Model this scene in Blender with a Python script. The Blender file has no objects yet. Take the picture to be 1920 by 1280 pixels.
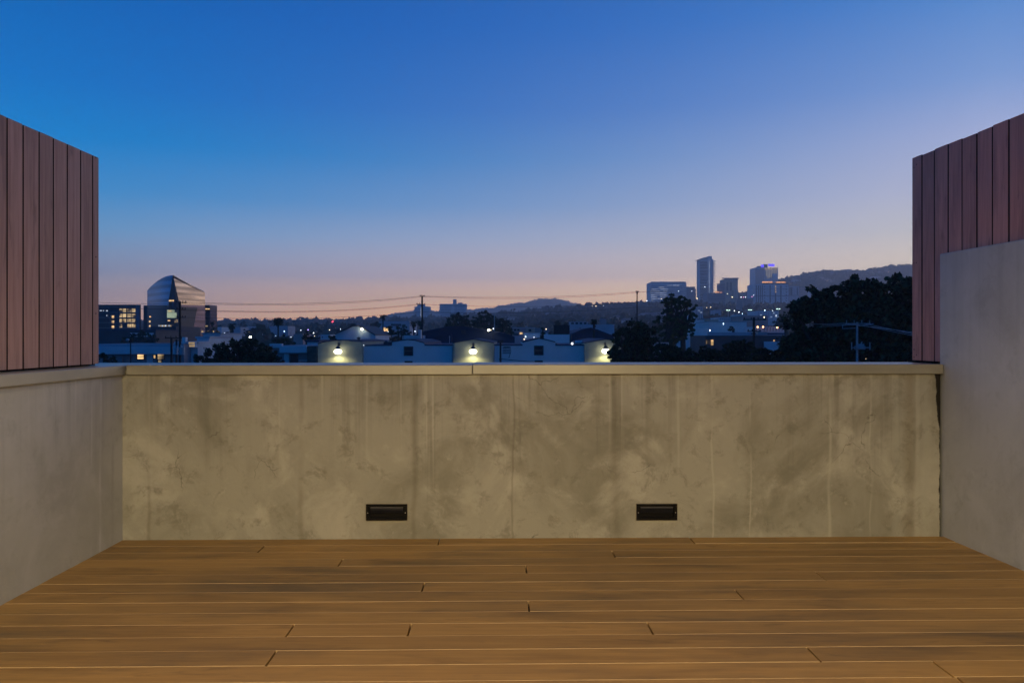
import bpy, math, random
import numpy as np
R = math.radians
C = bpy.context.scene
COL = C.collection
random.seed(7); rng = np.random.default_rng(7)
F = 1500.0; EYE = 1.24

def lin(c):
    return tuple(((v/255)/12.92 if v/255 <= .04045 else ((v/255+.055)/1.055)**2.4) for v in c[:3]) + (1.0,)

# ------------------------------------------------------------------ camera
cam = bpy.data.objects.new('camera', bpy.data.cameras.new('camera'))
COL.objects.link(cam); C.camera = cam
cam.location = (0, 0, EYE); cam.rotation_euler = (R(90), 0, 0)
cam.data.sensor_width = 36; cam.data.lens = 36*F/1920
cam.data.shift_y = -10/1920
cam.data.clip_start = .05; cam.data.clip_end = 20000

# ------------------------------------------------------------------ dusk sky
w = bpy.data.worlds.new('World'); C.world = w; w.use_nodes = True
nt = w.node_tree; N = nt.nodes; L = nt.links; N.clear()
def nd(t, **k):
    n = N.new(t)
    for a, v in k.items(): setattr(n, a, v)
    return n
wo = nd('ShaderNodeOutputWorld'); bg = nd('ShaderNodeBackground'); bg.inputs['Strength'].default_value = 1.0
tc = nd('ShaderNodeTexCoord'); sp = nd('ShaderNodeSeparateXYZ'); L.new(tc.outputs['Generated'], sp.inputs[0])
mx = nd('ShaderNodeMath', operation='MAXIMUM'); L.new(sp.outputs['Z'], mx.inputs[0]); mx.inputs[1].default_value = 0
pw = nd('ShaderNodeMath', operation='POWER'); L.new(mx.outputs[0], pw.inputs[0]); pw.inputs[1].default_value = .5
az = nd('ShaderNodeMath', operation='ARCTAN2'); L.new(sp.outputs['X'], az.inputs[0]); L.new(sp.outputs['Y'], az.inputs[1])
HAZE = 3.5e-4; HALF = 4700.; HTOP = 212.          # even dusk haze over the city (built at the end)
SC = (.105, .11, .245)                             # what the lit air itself adds
def through_haze(p, c):
    """the sky outside the haze: what is left of it after the haze is the colour seen"""
    sz_ = max(p*p, 1e-4); el = math.asin(min(1, sz_)); path = min(HALF*1.03/max(math.cos(el), .05), HTOP/max(math.sin(el), 1e-3))
    T = math.exp(-HAZE*path); c = lin(c)
    return tuple(max(0., (c[i]-SC[i]*(1-T))/T) for i in range(3))
def skyramp(stops, fn=None):
    r = nd('ShaderNodeValToRGB'); e = r.color_ramp.elements
    while len(e) > 1: e.remove(e[0])
    for i, (p, c) in enumerate(stops):
        q = e[0] if i == 0 else e.new(p)
        q.position = p; q.color = (*c, 1)
    L.new(pw.outputs[0], r.inputs[0]); return r.outputs[0]
PS = (0, .139, .2, .27, .344, .40, .463, .52, .6, .8, 1)
Z = (0, 60, 128)
def ramp(cs): return [(p, through_haze(p, c)) for p, c in zip(PS, cs)]
SKY = {
 -180: ramp([(40,112,168),(36,112,174),(30,113,180),(24,114,184),(18,114,188),(12,112,188),(8,108,186),(4,102,180),(0,94,170),(0,76,148),Z]),
 -75: ramp([(120,118,160),(118,122,168),(112,126,178),(98,128,190),(72,128,196),(54,124,198),(32,120,196),(14,112,188),(0,100,176),(0,76,148),Z]),
 -31: ramp([(164,136,144),(160,134,144),(138,128,148),(124,132,162),(100,143,188),(72,136,196),(42,126,198),(18,114,192),(0,101,180),(0,72,148),Z]),
 0: ramp([(214,168,140),(210,166,143),(190,159,151),(170,157,171),(151,160,190),(120,148,194),(85,134,193),(52,118,190),(18,104,184),(0,70,146),Z]),
 31: ramp([(216,182,156),(210,182,160),(206,184,168),(194,180,174),(180,178,188),(172,174,200),(155,166,206),(120,150,205),(78,130,200),(6,78,154),Z]),
 85: ramp([(255,196,132),(250,196,142),(232,190,154),(206,184,176),(164,168,200),(128,150,205),(92,134,204),(66,118,196),(34,98,182),(0,72,148),Z]),
 140: ramp([(90,120,168),(80,120,174),(68,118,180),(50,116,184),(34,114,186),(24,110,186),(16,106,184),(8,100,178),(0,92,168),(0,74,146),Z]),
}
# one smooth bend from the left of the view over its middle to the right (quadratic, so no crease shows)
mid2 = [(p, tuple(max(0., 2*m_-(l_+r_)/2) for l_, m_, r_ in zip(cl_, cm_, cr_))) for (p, cl_), (_, cm_), (_, cr_) in zip(SKY[-31], SKY[0], SKY[31])]
def az_range(a0, a1, smooth=False):
    m = nd('ShaderNodeMapRange'); m.inputs['From Min'].default_value = R(a0); m.inputs['From Max'].default_value = R(a1)
    if smooth: m.interpolation_type = 'SMOOTHERSTEP'
    L.new(az.outputs[0], m.inputs['Value']); return m.outputs[0]
def mixc(f, a, b_):
    x = nd('ShaderNodeMix', data_type='RGBA'); L.new(f, x.inputs['Factor']); L.new(a, x.inputs['A']); L.new(b_, x.inputs['B']); return x.outputs['Result']
tv = az_range(-31, 31)
rl, rm, rr_ = skyramp(SKY[-31]), skyramp(mid2), skyramp(SKY[31])
view = mixc(tv, mixc(tv, rl, rm), mixc(tv, rm, rr_))
back = skyramp(SKY[-180])
prev = mixc(az_range(-150, -75, True), back, skyramp(SKY[-75]))
prev = mixc(az_range(-75, -31), prev, view)
prev = mixc(az_range(31, 85), prev, skyramp(SKY[85]))
prev = mixc(az_range(85, 140), prev, skyramp(SKY[140]))
prev = mixc(az_range(140, 178, True), prev, back)
L.new(prev, bg.inputs['Color']); L.new(bg.outputs[0], wo.inputs[0])
try: w.cycles.sampling_method = 'MANUAL'; w.cycles.sample_map_resolution = 512
except Exception: pass

# the sun has just set beyond the hills on the right: only a faint wide afterglow is left
sun = bpy.data.objects.new('sun', bpy.data.lights.new('sun', 'SUN')); COL.objects.link(sun)
sun.data.energy = .34; sun.data.angle = R(22); sun.data.color = (1, .78, .60)
sun.rotation_euler = (R(83), 0, R(-45+180)); sun.location = (0, 0, 60)

C.view_settings.view_transform = 'Standard'; C.view_settings.look = 'None'
C.view_settings.exposure = 0; C.view_settings.gamma = 1
C.cycles.use_denoising = True
C.cycles.max_bounces = 6; C.cycles.diffuse_bounces = 3; C.cycles.glossy_bounces = 3
C.cycles.transparent_max_bounces = 8; C.cycles.volume_bounces = 1
C.cycles.sample_clamp_indirect = 4

# ------------------------------------------------------------------ helpers
def P(px, py, d): return ((px-960)*d/F, d, EYE+(630-py)*d/F)
def floorpt(px, py, z=0.0):
    d = (EYE-z)*F/(py-630); return ((px-960)*d/F, d, z)

class MB:
    def __init__(s): s.v = []; s.f = []; s.m = []
    def add(s, vs, fs, mi=0):
        n = len(s.v); s.v += [tuple(v) for v in vs]; s.f += [tuple(n+i for i in f) for f in fs]; s.m += [mi]*len(fs); return s
    def box(s, x0, y0, z0, x1, y1, z1, mi=0, skew=None):
        vs = [(x0,y0,z0),(x1,y0,z0),(x1,y1,z0),(x0,y1,z0),(x0,y0,z1),(x1,y0,z1),(x1,y1,z1),(x0,y1,z1)]
        return s.add(vs, [(3,2,1,0),(4,5,6,7),(0,1,5,4),(1,2,6,5),(2,3,7,6),(3,0,4,7)], mi)
    def prism(s, poly, z0, z1, mi=0):          # poly in xy, counter-clockwise from above
        n = len(poly)
        a = sum(poly[i][0]*poly[(i+1)%n][1]-poly[(i+1)%n][0]*poly[i][1] for i in range(n))
        if a < 0: poly = poly[::-1]
        vs = [(x,y,z0) for x,y in poly]+[(x,y,z1) for x,y in poly]
        fs = [tuple(range(n))[::-1], tuple(range(n,2*n))]+[(i,(i+1)%n,n+(i+1)%n,n+i) for i in range(n)]
        return s.add(vs, fs, mi)
    def xprism(s, poly, y0, y1, mi=0):         # poly in xz (counter-clockwise seen from -y), extruded along y
        n = len(poly)
        a = sum(poly[i][0]*poly[(i+1)%n][1]-poly[(i+1)%n][0]*poly[i][1] for i in range(n))
        if a < 0: poly = poly[::-1]
        vs = [(x,y0,z) for x,z in poly]+[(x,y1,z) for x,z in poly]
        fs = [tuple(range(n)), tuple(range(n,2*n))[::-1]]+[((i+1)%n,i,n+i,n+(i+1)%n) for i in range(n)]
        return s.add(vs, fs, mi)
    def tube(s, pts, rad, seg=8, mi=0, cap=True):
        pts = [np.array(p, float) for p in pts]; n = len(pts)
        rad = [rad]*n if not hasattr(rad, '__len__') else rad
        vs = []; prevu = None
        for i, p in enumerate(pts):
            t = pts[min(i+1, n-1)]-pts[max(i-1, 0)]; t = t/(np.linalg.norm(t)+1e-9)
            u = np.cross(t, (0,0,1)) if abs(t[2]) < .95 else np.cross(t, (0,1,0))
            if prevu is not None:
                u = prevu-t*np.dot(prevu, t)
            u = u/(np.linalg.norm(u)+1e-9); prevu = u; v = np.cross(t, u)
            for k in range(seg):
                a = 2*math.pi*k/seg; vs.append(p+rad[i]*(math.cos(a)*u+math.sin(a)*v))
        fs = []
        for i in range(n-1):
            for k in range(seg):
                a = i*seg+k; b = i*seg+(k+1)%seg; fs.append((b, a, a+seg, b+seg))
        if cap: fs.append(tuple(range(seg))); fs.append(tuple(range((n-1)*seg, n*seg))[::-1])
        return s.add(vs, fs, mi)
    def ball(s, c, r, seg=10, rings=6, mi=0, sz=1):
        vs = [(c[0], c[1], c[2]+r*sz)]; fs = []
        for i in range(1, rings):
            th = math.pi*i/rings
            for k in range(seg):
                a = 2*math.pi*k/seg; vs.append((c[0]+r*math.sin(th)*math.cos(a), c[1]+r*math.sin(th)*math.sin(a), c[2]+sz*r*math.cos(th)))
        vs.append((c[0], c[1], c[2]-r*sz)); b = len(vs)-1
        for k in range(seg):
            fs.append((0, 1+k, 1+(k+1) % seg)); fs.append((b, b-seg+(k+1) % seg, b-seg+k))
        for i in range(rings-2):
            for k in range(seg):
                fs.append((1+i*seg+k, 1+(i+1)*seg+k, 1+(i+1)*seg+(k+1) % seg, 1+i*seg+(k+1) % seg))
        return s.add(vs, fs, mi)
    def build(s, name, mats, parent=None, smooth=False, bevel=0):
        me = bpy.data.meshes.new(name); me.from_pydata(s.v, [], s.f); me.update()
        for m in (mats if isinstance(mats, (list, tuple)) else [mats]): me.materials.append(m)
        if any(s.m): me.polygons.foreach_set('material_index', s.m)
        if smooth: me.polygons.foreach_set('use_smooth', [True]*len(s.f))
        o = bpy.data.objects.new(name, me); COL.objects.link(o)
        if parent is not None: o.parent = parent
        if bevel:
            b = o.modifiers.new('bevel', 'BEVEL'); b.width = bevel; b.segments = 2; b.limit_method = 'ANGLE'; b.angle_limit = R(40)
        return o
def np_mesh(name, V, Fc, mats, parent=None, smooth=False):
    """V (n,3), Fc (m,k)"""
    me = bpy.data.meshes.new(name); k = Fc.shape[1]
    me.vertices.add(len(V)); me.vertices.foreach_set('co', V.astype(np.float32).ravel())
    me.loops.add(Fc.size); me.loops.foreach_set('vertex_index', Fc.astype(np.int32).ravel())
    me.polygons.add(len(Fc)); me.polygons.foreach_set('loop_start', np.arange(0, Fc.size, k, dtype=np.int32))
    me.polygons.foreach_set('loop_total', np.full(len(Fc), k, dtype=np.int32))
    me.update(calc_edges=True)
    if smooth: me.polygons.foreach_set('use_smooth', [True]*len(Fc))
    for m in (mats if isinstance(mats, (list, tuple)) else [mats]): me.materials.append(m)
    o = bpy.data.objects.new(name, me); COL.objects.link(o)
    if parent is not None: o.parent = parent
    return o
def tag(o, label=None, cat=None, group=None, kind=None):
    if label: o['label'] = label
    if cat: o['category'] = cat
    if group: o['group'] = group
    if kind: o['kind'] = kind
    return o
def empty(name, loc, label, cat, group=None, rz=0):
    o = bpy.data.objects.new(name, None); COL.objects.link(o); o.location = loc; o.rotation_euler = (0,0,rz)
    o.empty_display_size = .3
    return tag(o, label, cat, group)
def copy_tree(o, parent=None):
    c = o.copy(); COL.objects.link(c)
    if parent is not None: c.parent = parent
    for ch in [x for x in bpy.data.objects if x.parent == o]: copy_tree(ch, c)
    return c

# ------------------------------------------------------------------ materials
def newmat(name):
    m = bpy.data.materials.new(name); m.use_nodes = True
    return m, m.node_tree, m.node_tree.nodes['Principled BSDF']
def simple(name, col, rough=.7, metal=0., var=.12, scale=.8, bump=0, spec=.5, coord='Object', dirt=None):
    """matte surface with a little two-scale tone variation; col is linear albedo"""
    m, t, b = newmat(name); n, l = t.nodes, t.links
    tc = n.new('ShaderNodeTexCoord'); no = n.new('ShaderNodeTexNoise'); no.inputs['Scale'].default_value = scale
    no.inputs['Detail'].default_value = 6; no.inputs['Roughness'].default_value = .6
    l.new(tc.outputs[coord], no.inputs['Vector'])
    r = n.new('ShaderNodeMapRange'); r.inputs['From Min'].default_value = .3; r.inputs['From Max'].default_value = .7
    r.inputs['To Min'].default_value = 1-var; r.inputs['To Max'].default_value = 1+var
    l.new(no.outputs['Fac'], r.inputs['Value'])
    x = n.new('ShaderNodeVectorMath'); x.operation = 'SCALE'; x.inputs[0].default_value = col[:3]; l.new(r.outputs[0], x.inputs['Scale'])
    l.new(x.outputs[0], b.inputs['Base Color'])
    b.inputs['Roughness'].default_value = rough; b.inputs['Metallic'].default_value = metal
    b.inputs['Specular IOR Level'].default_value = spec
    if bump:
        bp = n.new('ShaderNodeBump'); bp.inputs['Strength'].default_value = bump; bp.inputs['Distance'].default_value = .02
        n2 = n.new('ShaderNodeTexNoise'); n2.inputs['Scale'].default_value = scale*20; l.new(tc.outputs[coord], n2.inputs['Vector'])
        l.new(n2.outputs['Fac'], bp.inputs['Height']); l.new(bp.outputs[0], b.inputs['Normal'])
    return m
def emis(name, col, strength, base=(.02,.02,.02), sample=False, var=0., scale=2.):
    m, t, b = newmat(name); n, l = t.nodes, t.links
    b.inputs['Base Color'].default_value = (*base, 1); b.inputs['Emission Color'].default_value = (*col[:3], 1)
    b.inputs['Emission Strength'].default_value = strength
    if var:
        tc = n.new('ShaderNodeTexCoord'); no = n.new('ShaderNodeTexNoise'); no.inputs['Scale'].default_value = scale; no.inputs['Detail'].default_value = 4
        l.new(tc.outputs['Object'], no.inputs['Vector'])
        r = n.new('ShaderNodeMapRange'); r.inputs['From Min'].default_value = .38; r.inputs['From Max'].default_value = .62
        r.inputs['To Min'].default_value = strength*(1-var); r.inputs['To Max'].default_value = strength*(1+var)
        l.new(no.outputs['Fac'], r.inputs['Value']); l.new(r.outputs[0], b.inputs['Emission Strength'])
    if not sample: m.cycles.emission_sampling = 'NONE'
    return m
def glassy(name, col, rough=.06, metal=.85, bands=0., bandscale=.25, bw=.35, floor=0.):
    """mirror glass curtain wall; floors alternate between lighter and darker panes"""
    m, t, b = newmat(name); n, l = t.nodes, t.links
    tc = n.new('ShaderNodeTexCoord')
    mp = n.new('ShaderNodeMapping'); mp.inputs['Scale'].default_value = (.03, .03, bandscale); l.new(tc.outputs['Object'], mp.inputs['Vector'])
    no = n.new('ShaderNodeTexNoise'); no.inputs['Scale'].default_value = 1; no.inputs['Detail'].default_value = 2; l.new(mp.outputs[0], no.inputs['Vector'])
    r = n.new('ShaderNodeMapRange'); r.inputs['From Min'].default_value = .5-bw*.3; r.inputs['From Max'].default_value = .5+bw*.3
    r.inputs['To Min'].default_value = 1-bands; r.inputs['To Max'].default_value = 1
    l.new(no.outputs['Fac'], r.inputs['Value'])
    x = n.new('ShaderNodeVectorMath'); x.operation = 'SCALE'; x.inputs[0].default_value = col[:3]; l.new(r.outputs[0], x.inputs['Scale'])
    out = x.outputs[0]
    if floor:                                        # spandrel strips between the storeys
        sx = n.new('ShaderNodeSeparateXYZ'); l.new(tc.outputs['Object'], sx.inputs[0])
        dv = n.new('ShaderNodeMath'); dv.operation = 'DIVIDE'; l.new(sx.outputs['Z'], dv.inputs[0]); dv.inputs[1].default_value = floor
        fr = n.new('ShaderNodeMath'); fr.operation = 'FRACT'; l.new(dv.outputs[0], fr.inputs[0])
        r2 = n.new('ShaderNodeMapRange'); r2.inputs['From Min'].default_value = .5; r2.inputs['From Max'].default_value = .58; r2.inputs['To Min'].default_value = 1; r2.inputs['To Max'].default_value = .62
        l.new(fr.outputs[0], r2.inputs['Value'])
        x2 = n.new('ShaderNodeVectorMath'); x2.operation = 'SCALE'; l.new(out, x2.inputs[0]); l.new(r2.outputs[0], x2.inputs['Scale']); out = x2.outputs[0]
    l.new(out, b.inputs['Base Color']); b.inputs['Metallic'].default_value = metal; b.inputs['Roughness'].default_value = rough
    return m

# ================================================================== TERRACE
def stucco(name, base, dark, light, edge_x=None, lines=(), streak_top=1.0, streak=.38, mottle=1.25, cracks=True, line_axis='X'):
    m, t, b = newmat(name); n, l = t.nodes, t.links
    tc = n.new('ShaderNodeTexCoord'); src = tc.outputs['Object']
    sx = n.new('ShaderNodeSeparateXYZ'); l.new(src, sx.inputs[0])
    def noise(scale, detail=6, rough=.6, dist=0., mp=None):
        q = n.new('ShaderNodeTexNoise'); q.inputs['Scale'].default_value = scale; q.inputs['Detail'].default_value = detail
        q.inputs['Roughness'].default_value = rough; q.inputs['Distortion'].default_value = dist
        if mp:
            mm = n.new('ShaderNodeMapping'); mm.inputs['Scale'].default_value = mp; l.new(src, mm.inputs['Vector']); l.new(mm.outputs[0], q.inputs['Vector'])
        else: l.new(src, q.inputs['Vector'])
        return q.outputs['Fac']
    def rng_(v, a, b_, c=0., d=1., smooth=True):
        q = n.new('ShaderNodeMapRange'); q.inputs['From Min'].default_value = a; q.inputs['From Max'].default_value = b_
        q.inputs['To Min'].default_value = c; q.inputs['To Max'].default_value = d
        if smooth: q.interpolation_type = 'SMOOTHSTEP'
        l.new(v, q.inputs['Value']); return q.outputs[0]
    def mth(op, a, b_):
        q = n.new('ShaderNodeMath'); q.operation = op
        for i, v in enumerate((a, b_)):
            if isinstance(v, (int, float)): q.inputs[i].default_value = v
            else: l.new(v, q.inputs[i])
        return q.outputs[0]
    def mix(f, a, b_):
        q = n.new('ShaderNodeMix'); q.data_type = 'RGBA'
        if isinstance(f, (int, float)): q.inputs['Factor'].default_value = f
        else: l.new(f, q.inputs['Factor'])
        for k, v in (('A', a), ('B', b_)):
            if isinstance(v, tuple): q.inputs[k].default_value = (*v, 1)
            else: l.new(v, q.inputs[k])
        return q.outputs['Result']
    c = mix(rng_(noise(1.1, 10, .62, .9), .42, .66, 0, .62*mottle), base, dark)
    c = mix(rng_(noise(2.3, 9, .62, .6), .48, .66, 0, .6*mottle), c, light)
    c = mix(rng_(noise(6.5, 10, .74, .35), .52, .66, 0, .5*mottle), c, dark)
    c = mix(rng_(noise(13, 10, .78, .2), .55, .70, 0, .35*mottle), c, light)
    c = mix(rng_(noise(28, 8, .8, .3), .58, .72, 0, .35*mottle), c, dark)
    c = mix(mth('MULTIPLY', rng_(noise(4.2, 10, .72, .6), .56, .72), rng_(noise(.9, 3), .42, .6, 0, .75*mottle)), c, dark)
    # rain streaks below the coping
    s = rng_(noise(1.0, 5, .6, 0, (16, 16, .5)), .47, .68)
    hz = mth('ADD', sx.outputs['Z'], rng_(noise(1, 3, .5, 0, (7, 7, 0)), .3, .7, -.35, .35, False))
    c = mix(mth('MULTIPLY', mth('MULTIPLY', s, streak), rng_(hz, .35, streak_top)), c, tuple(v*.62 for v in dark))
    s2 = rng_(noise(1.0, 4, .5, 0, (24, 24, .35)), .60, .74)
    c = mix(mth('MULTIPLY', mth('MULTIPLY', s2, streak*1.1), rng_(hz, .45, streak_top)), c, tuple(min(1, v*1.2) for v in light))
    for x0, wd, k, col in lines:
        wob = mth('ADD', sx.outputs[line_axis], rng_(noise(2.2, 3), .3, .7, -.012, .012, False))
        dd = mth('ABSOLUTE', mth('SUBTRACT', wob, x0), 0)
        c = mix(mth('MULTIPLY', rng_(dd, 0., wd*1.3, k*.6, 0.), rng_(noise(2.6, 2), .35, .6)), c, col)
    if cracks:
        v = n.new('ShaderNodeTexVoronoi'); v.feature = 'DISTANCE_TO_EDGE'; v.inputs['Scale'].default_value = 2.1
        dn = n.new('ShaderNodeTexNoise'); dn.inputs['Scale'].default_value = 3.; dn.inputs['Detail'].default_value = 7; l.new(src, dn.inputs['Vector'])
        ad = n.new('ShaderNodeVectorMath'); ad.operation = 'MULTIPLY_ADD'; l.new(dn.outputs['Color'], ad.inputs[0]); ad.inputs[1].default_value = (.55,)*3; l.new(src, ad.inputs[2])
        l.new(ad.outputs[0], v.inputs['Vector'])
        cr = mth('MULTIPLY', rng_(v.outputs['Distance'], .001, .007, .6, 0), rng_(noise(1.9, 3), .585, .64))
        c = mix(cr, c, tuple(v_*.45 for v_ in dark))
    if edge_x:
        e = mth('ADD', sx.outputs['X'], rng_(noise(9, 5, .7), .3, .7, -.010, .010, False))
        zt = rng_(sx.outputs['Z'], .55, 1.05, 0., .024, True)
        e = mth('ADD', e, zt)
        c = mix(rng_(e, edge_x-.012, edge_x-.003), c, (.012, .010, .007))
    l.new(c, b.inputs['Base Color']); b.inputs['Roughness'].default_value = .82; b.inputs['Specular IOR Level'].default_value = .3
    h = mth('ADD', mth('MULTIPLY', noise(3.5, 8, .6, .5), 1.), mth('MULTIPLY', noise(60, 5, .6), .12))
    bp = n.new('ShaderNodeBump'); bp.inputs['Strength'].default_value = .5; bp.inputs['Distance'].default_value = .012
    l.new(h, bp.inputs['Height']); l.new(bp.outputs[0], b.inputs['Normal'])
    return m
def wood(name, c1, c2, axis, stain=None, rough=.6, bump=.3, spec=.35, knots=False):
    m, t, b = newmat(name); n, l = t.nodes, t.links
    tc = n.new('ShaderNodeTexCoord'); geo = n.new('ShaderNodeNewGeometry'); src = tc.outputs['Object']
    off = n.new('ShaderNodeVectorMath'); off.operation = 'MULTIPLY_ADD'
    cv = n.new('ShaderNodeCombineXYZ')
    for k in range(3): l.new(geo.outputs['Random Per Island'], cv.inputs[k])
    l.new(cv.outputs[0], off.inputs[0]); off.inputs[1].default_value = (37, 21, 53); l.new(src, off.inputs[2])
    def noise(sc, scale, detail=6, rough_=.6, dist=0.):
        mm = n.new('ShaderNodeMapping'); mm.inputs['Scale'].default_value = sc; l.new(off.outputs[0], mm.inputs['Vector'])
        q = n.new('ShaderNodeTexNoise'); q.inputs['Scale'].default_value = scale; q.inputs['Detail'].default_value = detail
        q.inputs['Roughness'].default_value = rough_; q.inputs['Distortion'].default_value = dist; l.new(mm.outputs[0], q.inputs['Vector']); return q.outputs['Fac']
    st = [1., 1., 1.]; st[axis] = .045; fine = tuple(v*1. for v in st)
    def rr(v, a, b_, c=0., d=1.):
        q = n.new('ShaderNodeMapRange'); q.inputs['From Min'].default_value = a; q.inputs['From Max'].default_value = b_
        q.inputs['To Min'].default_value = c; q.inputs['To Max'].default_value = d; l.new(v, q.inputs['Value']); return q.outputs[0]
    def mix(f, a, b_):
        q = n.new('ShaderNodeMix'); q.data_type = 'RGBA'; l.new(f, q.inputs['Factor'])
        for k, v in (('A', a), ('B', b_)):
            if isinstance(v, tuple): q.inputs[k].default_value = (*v, 1)
            else: l.new(v, q.inputs[k])
        return q.outputs['Result']
    g1 = noise(fine, 45, 6, .65, .3)
    c = mix(rr(g1, .3, .7), c1, c2)
    st2 = [1., 1., 1.]; st2[axis] = .16
    g2 = noise(tuple(st2), 7, 5, .6, .6)
    c = mix(rr(g2, .52, .78, 0, .7), c, tuple(v*.5 for v in c2))
    st4 = [1., 1., 1.]; st4[axis] = .22
    c = mix(rr(noise(tuple(st4), 15, 4, .6, .4), .60, .72, 0, .5), c, tuple(v*.42 for v in c2))
    if stain:                       # mildew patches that cross the boards
        mm = n.new('ShaderNodeMapping'); mm.inputs['Scale'].default_value = (.55, 1.7, 1); l.new(src, mm.inputs['Vector'])
        q = n.new('ShaderNodeTexNoise'); q.inputs['Scale'].default_value = 1.0; q.inputs['Detail'].default_value = 7; q.inputs['Roughness'].default_value = .62
        l.new(mm.outputs[0], q.inputs['Vector'])
        mu = n.new('ShaderNodeMath'); mu.operation = 'MULTIPLY'; l.new(rr(q.outputs['Fac'], .44, .62), mu.inputs[0])
        st3 = [3., 3., 3.]; st3[axis] = .7
        l.new(rr(noise(tuple(st3), 1.6, 5, .6, .3), .36, .66, .1, .85), mu.inputs[1])
        c = mix(mu.outputs[0], c, stain)
    x = n.new('ShaderNodeVectorMath'); x.operation = 'SCALE'; l.new(c, x.inputs[0]); l.new(rr(geo.outputs['Random Per Island'], 0, 1, .86, 1.12), x.inputs['Scale'])
    l.new(x.outputs[0], b.inputs['Base Color']); b.inputs['Roughness'].default_value = rough; b.inputs['Specular IOR Level'].default_value = spec
    bp = n.new('ShaderNodeBump'); bp.inputs['Strength'].default_value = bump; bp.inputs['Distance'].default_value = .004
    l.new(g1, bp.inputs['Height']); l.new(bp.outputs[0], b.inputs['Normal'])
    return m
def px2x(px, d=4.9): return (px-960)*d/F
M = {}
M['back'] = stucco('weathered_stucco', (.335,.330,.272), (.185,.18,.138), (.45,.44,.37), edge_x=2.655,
    lines=[(px2x(281), .012, .6, (0.133,0.117,0.078)), (px2x(565), .02, .55, (0.148,0.129,0.086)), (px2x(776), .02, .6, (0.140,0.121,0.078)),
           (px2x(893), .022, .55, (.36,.37,.31)), (px2x(962), .008, .7, (0.125,0.109,0.074)), (px2x(1155), .03, .5, (0.133,0.117,0.078)),
           (px2x(1392), .035, .35, (.36,.37,.31)), (px2x(1714), .05, .65, (0.148,0.121,0.070)), (px2x(1745), .03, .5, (.37,.375,.31)), (px2x(1690), .03, .4, (.35,.36,.30)), (px2x(1338), .008, .8, (.47,.46,.38)), (px2x(1410), .007, .9, (.47,.46,.38)), (px2x(1563), .012, .8, (.47,.46,.38)), (px2x(1640), .008, .7, (.46,.45,.37)), (px2x(1728), .02, .6, (.47,.46,.38))])
M['left'] = stucco('grey_beige_stucco', (.42,.43,.385), (.33,.335,.295), (.48,.49,.45), lines=[(4.607, .016, .9, (.60,.61,.60)), (4.50, .012, .6, (.58,.59,.58)), (4.75, .02, .6, (.27,.26,.24)), (4.55, .02, .5, (.30,.29,.27))], line_axis='Y', streak=.35, mottle=1.0, cracks=False)
M['right'] = stucco('smooth_pale_stucco', (.41,.43,.42), (.31,.32,.305), (.46,.48,.475), lines=[], streak=.2, streak_top=1.9, mottle=1.0, cracks=False)
M['fence'] = wood('brown_fence_board', (.40,.255,.215), (.26,.15,.125), 2, rough=.55)
M['fence2'] = wood('plum_fence_board', (.54,.28,.22), (.35,.17,.14), 2, rough=.55)
M['deckw'] = wood('golden_brown_deck_board', (.44,.258,.068), (.315,.174,.044), 0, stain=(.12,.085,.038), rough=.55, bump=.25, spec=.4)
M['deckedge'] = simple('painted_lit_board_edge', (.43,.30,.15), .6, 0, .25, 6.)  # paler colour paints lamp light onto the board edge facing the camera
M['gap'] = simple('dark_gap', (.003,.002,.002), .95, spec=.1)
M['cap'] = simple('painted_metal_coping', (.265,.255,.185), .34, .08, .14, 2., spec=.8)
M['black'] = simple('black_painted_metal', (.003,.003,.0035), .5, 0., .1, spec=.15)
M['slat'] = simple('worn_black_louvre', (.016,.0155,.016), .4, .0, .2, 30., spec=.3)
M['slat_bright'] = simple('painted_lit_louvre', (.075,.07,.068), .5, .0, .2, 30.)  # lighter colour paints in the light caught by the top slat
M['slat_mid'] = simple('painted_dim_lit_louvre', (.03,.029,.028), .5, .0, .5, 18.)  # weaker light painted into the next slats of the left step light
M['trim'] = simple('pale_caulk_edge', (.30,.27,.2), .7)
M['screw'] = simple('steel_screw', (.35,.34,.33), .35, .8)
M['dscrew'] = simple('dark_screw', (.02,.015,.015), .6)

A = np.array((-2.37, 4.869)); B = np.array((2.655, 4.960)); U = (B-A)/np.linalg.norm(B-A); NV = np.array((-U[1], U[0]))
RW1 = np.array((2.67, 4.995)); RWn = np.array((2.705, 4.227)); rd = (RWn-RW1)/np.linalg.norm(RWn-RW1); RW0 = RW1+rd*7.3     # right wall face, far -> behind the camera
LW1 = A.copy(); LWn = np.array(floorpt(0, 1135)[:2]); ld = (LWn-LW1)/np.linalg.norm(LWn-LW1); LW0 = LW1+ld*7.1
ZC = 1.064; ZW = 1.03

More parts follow.
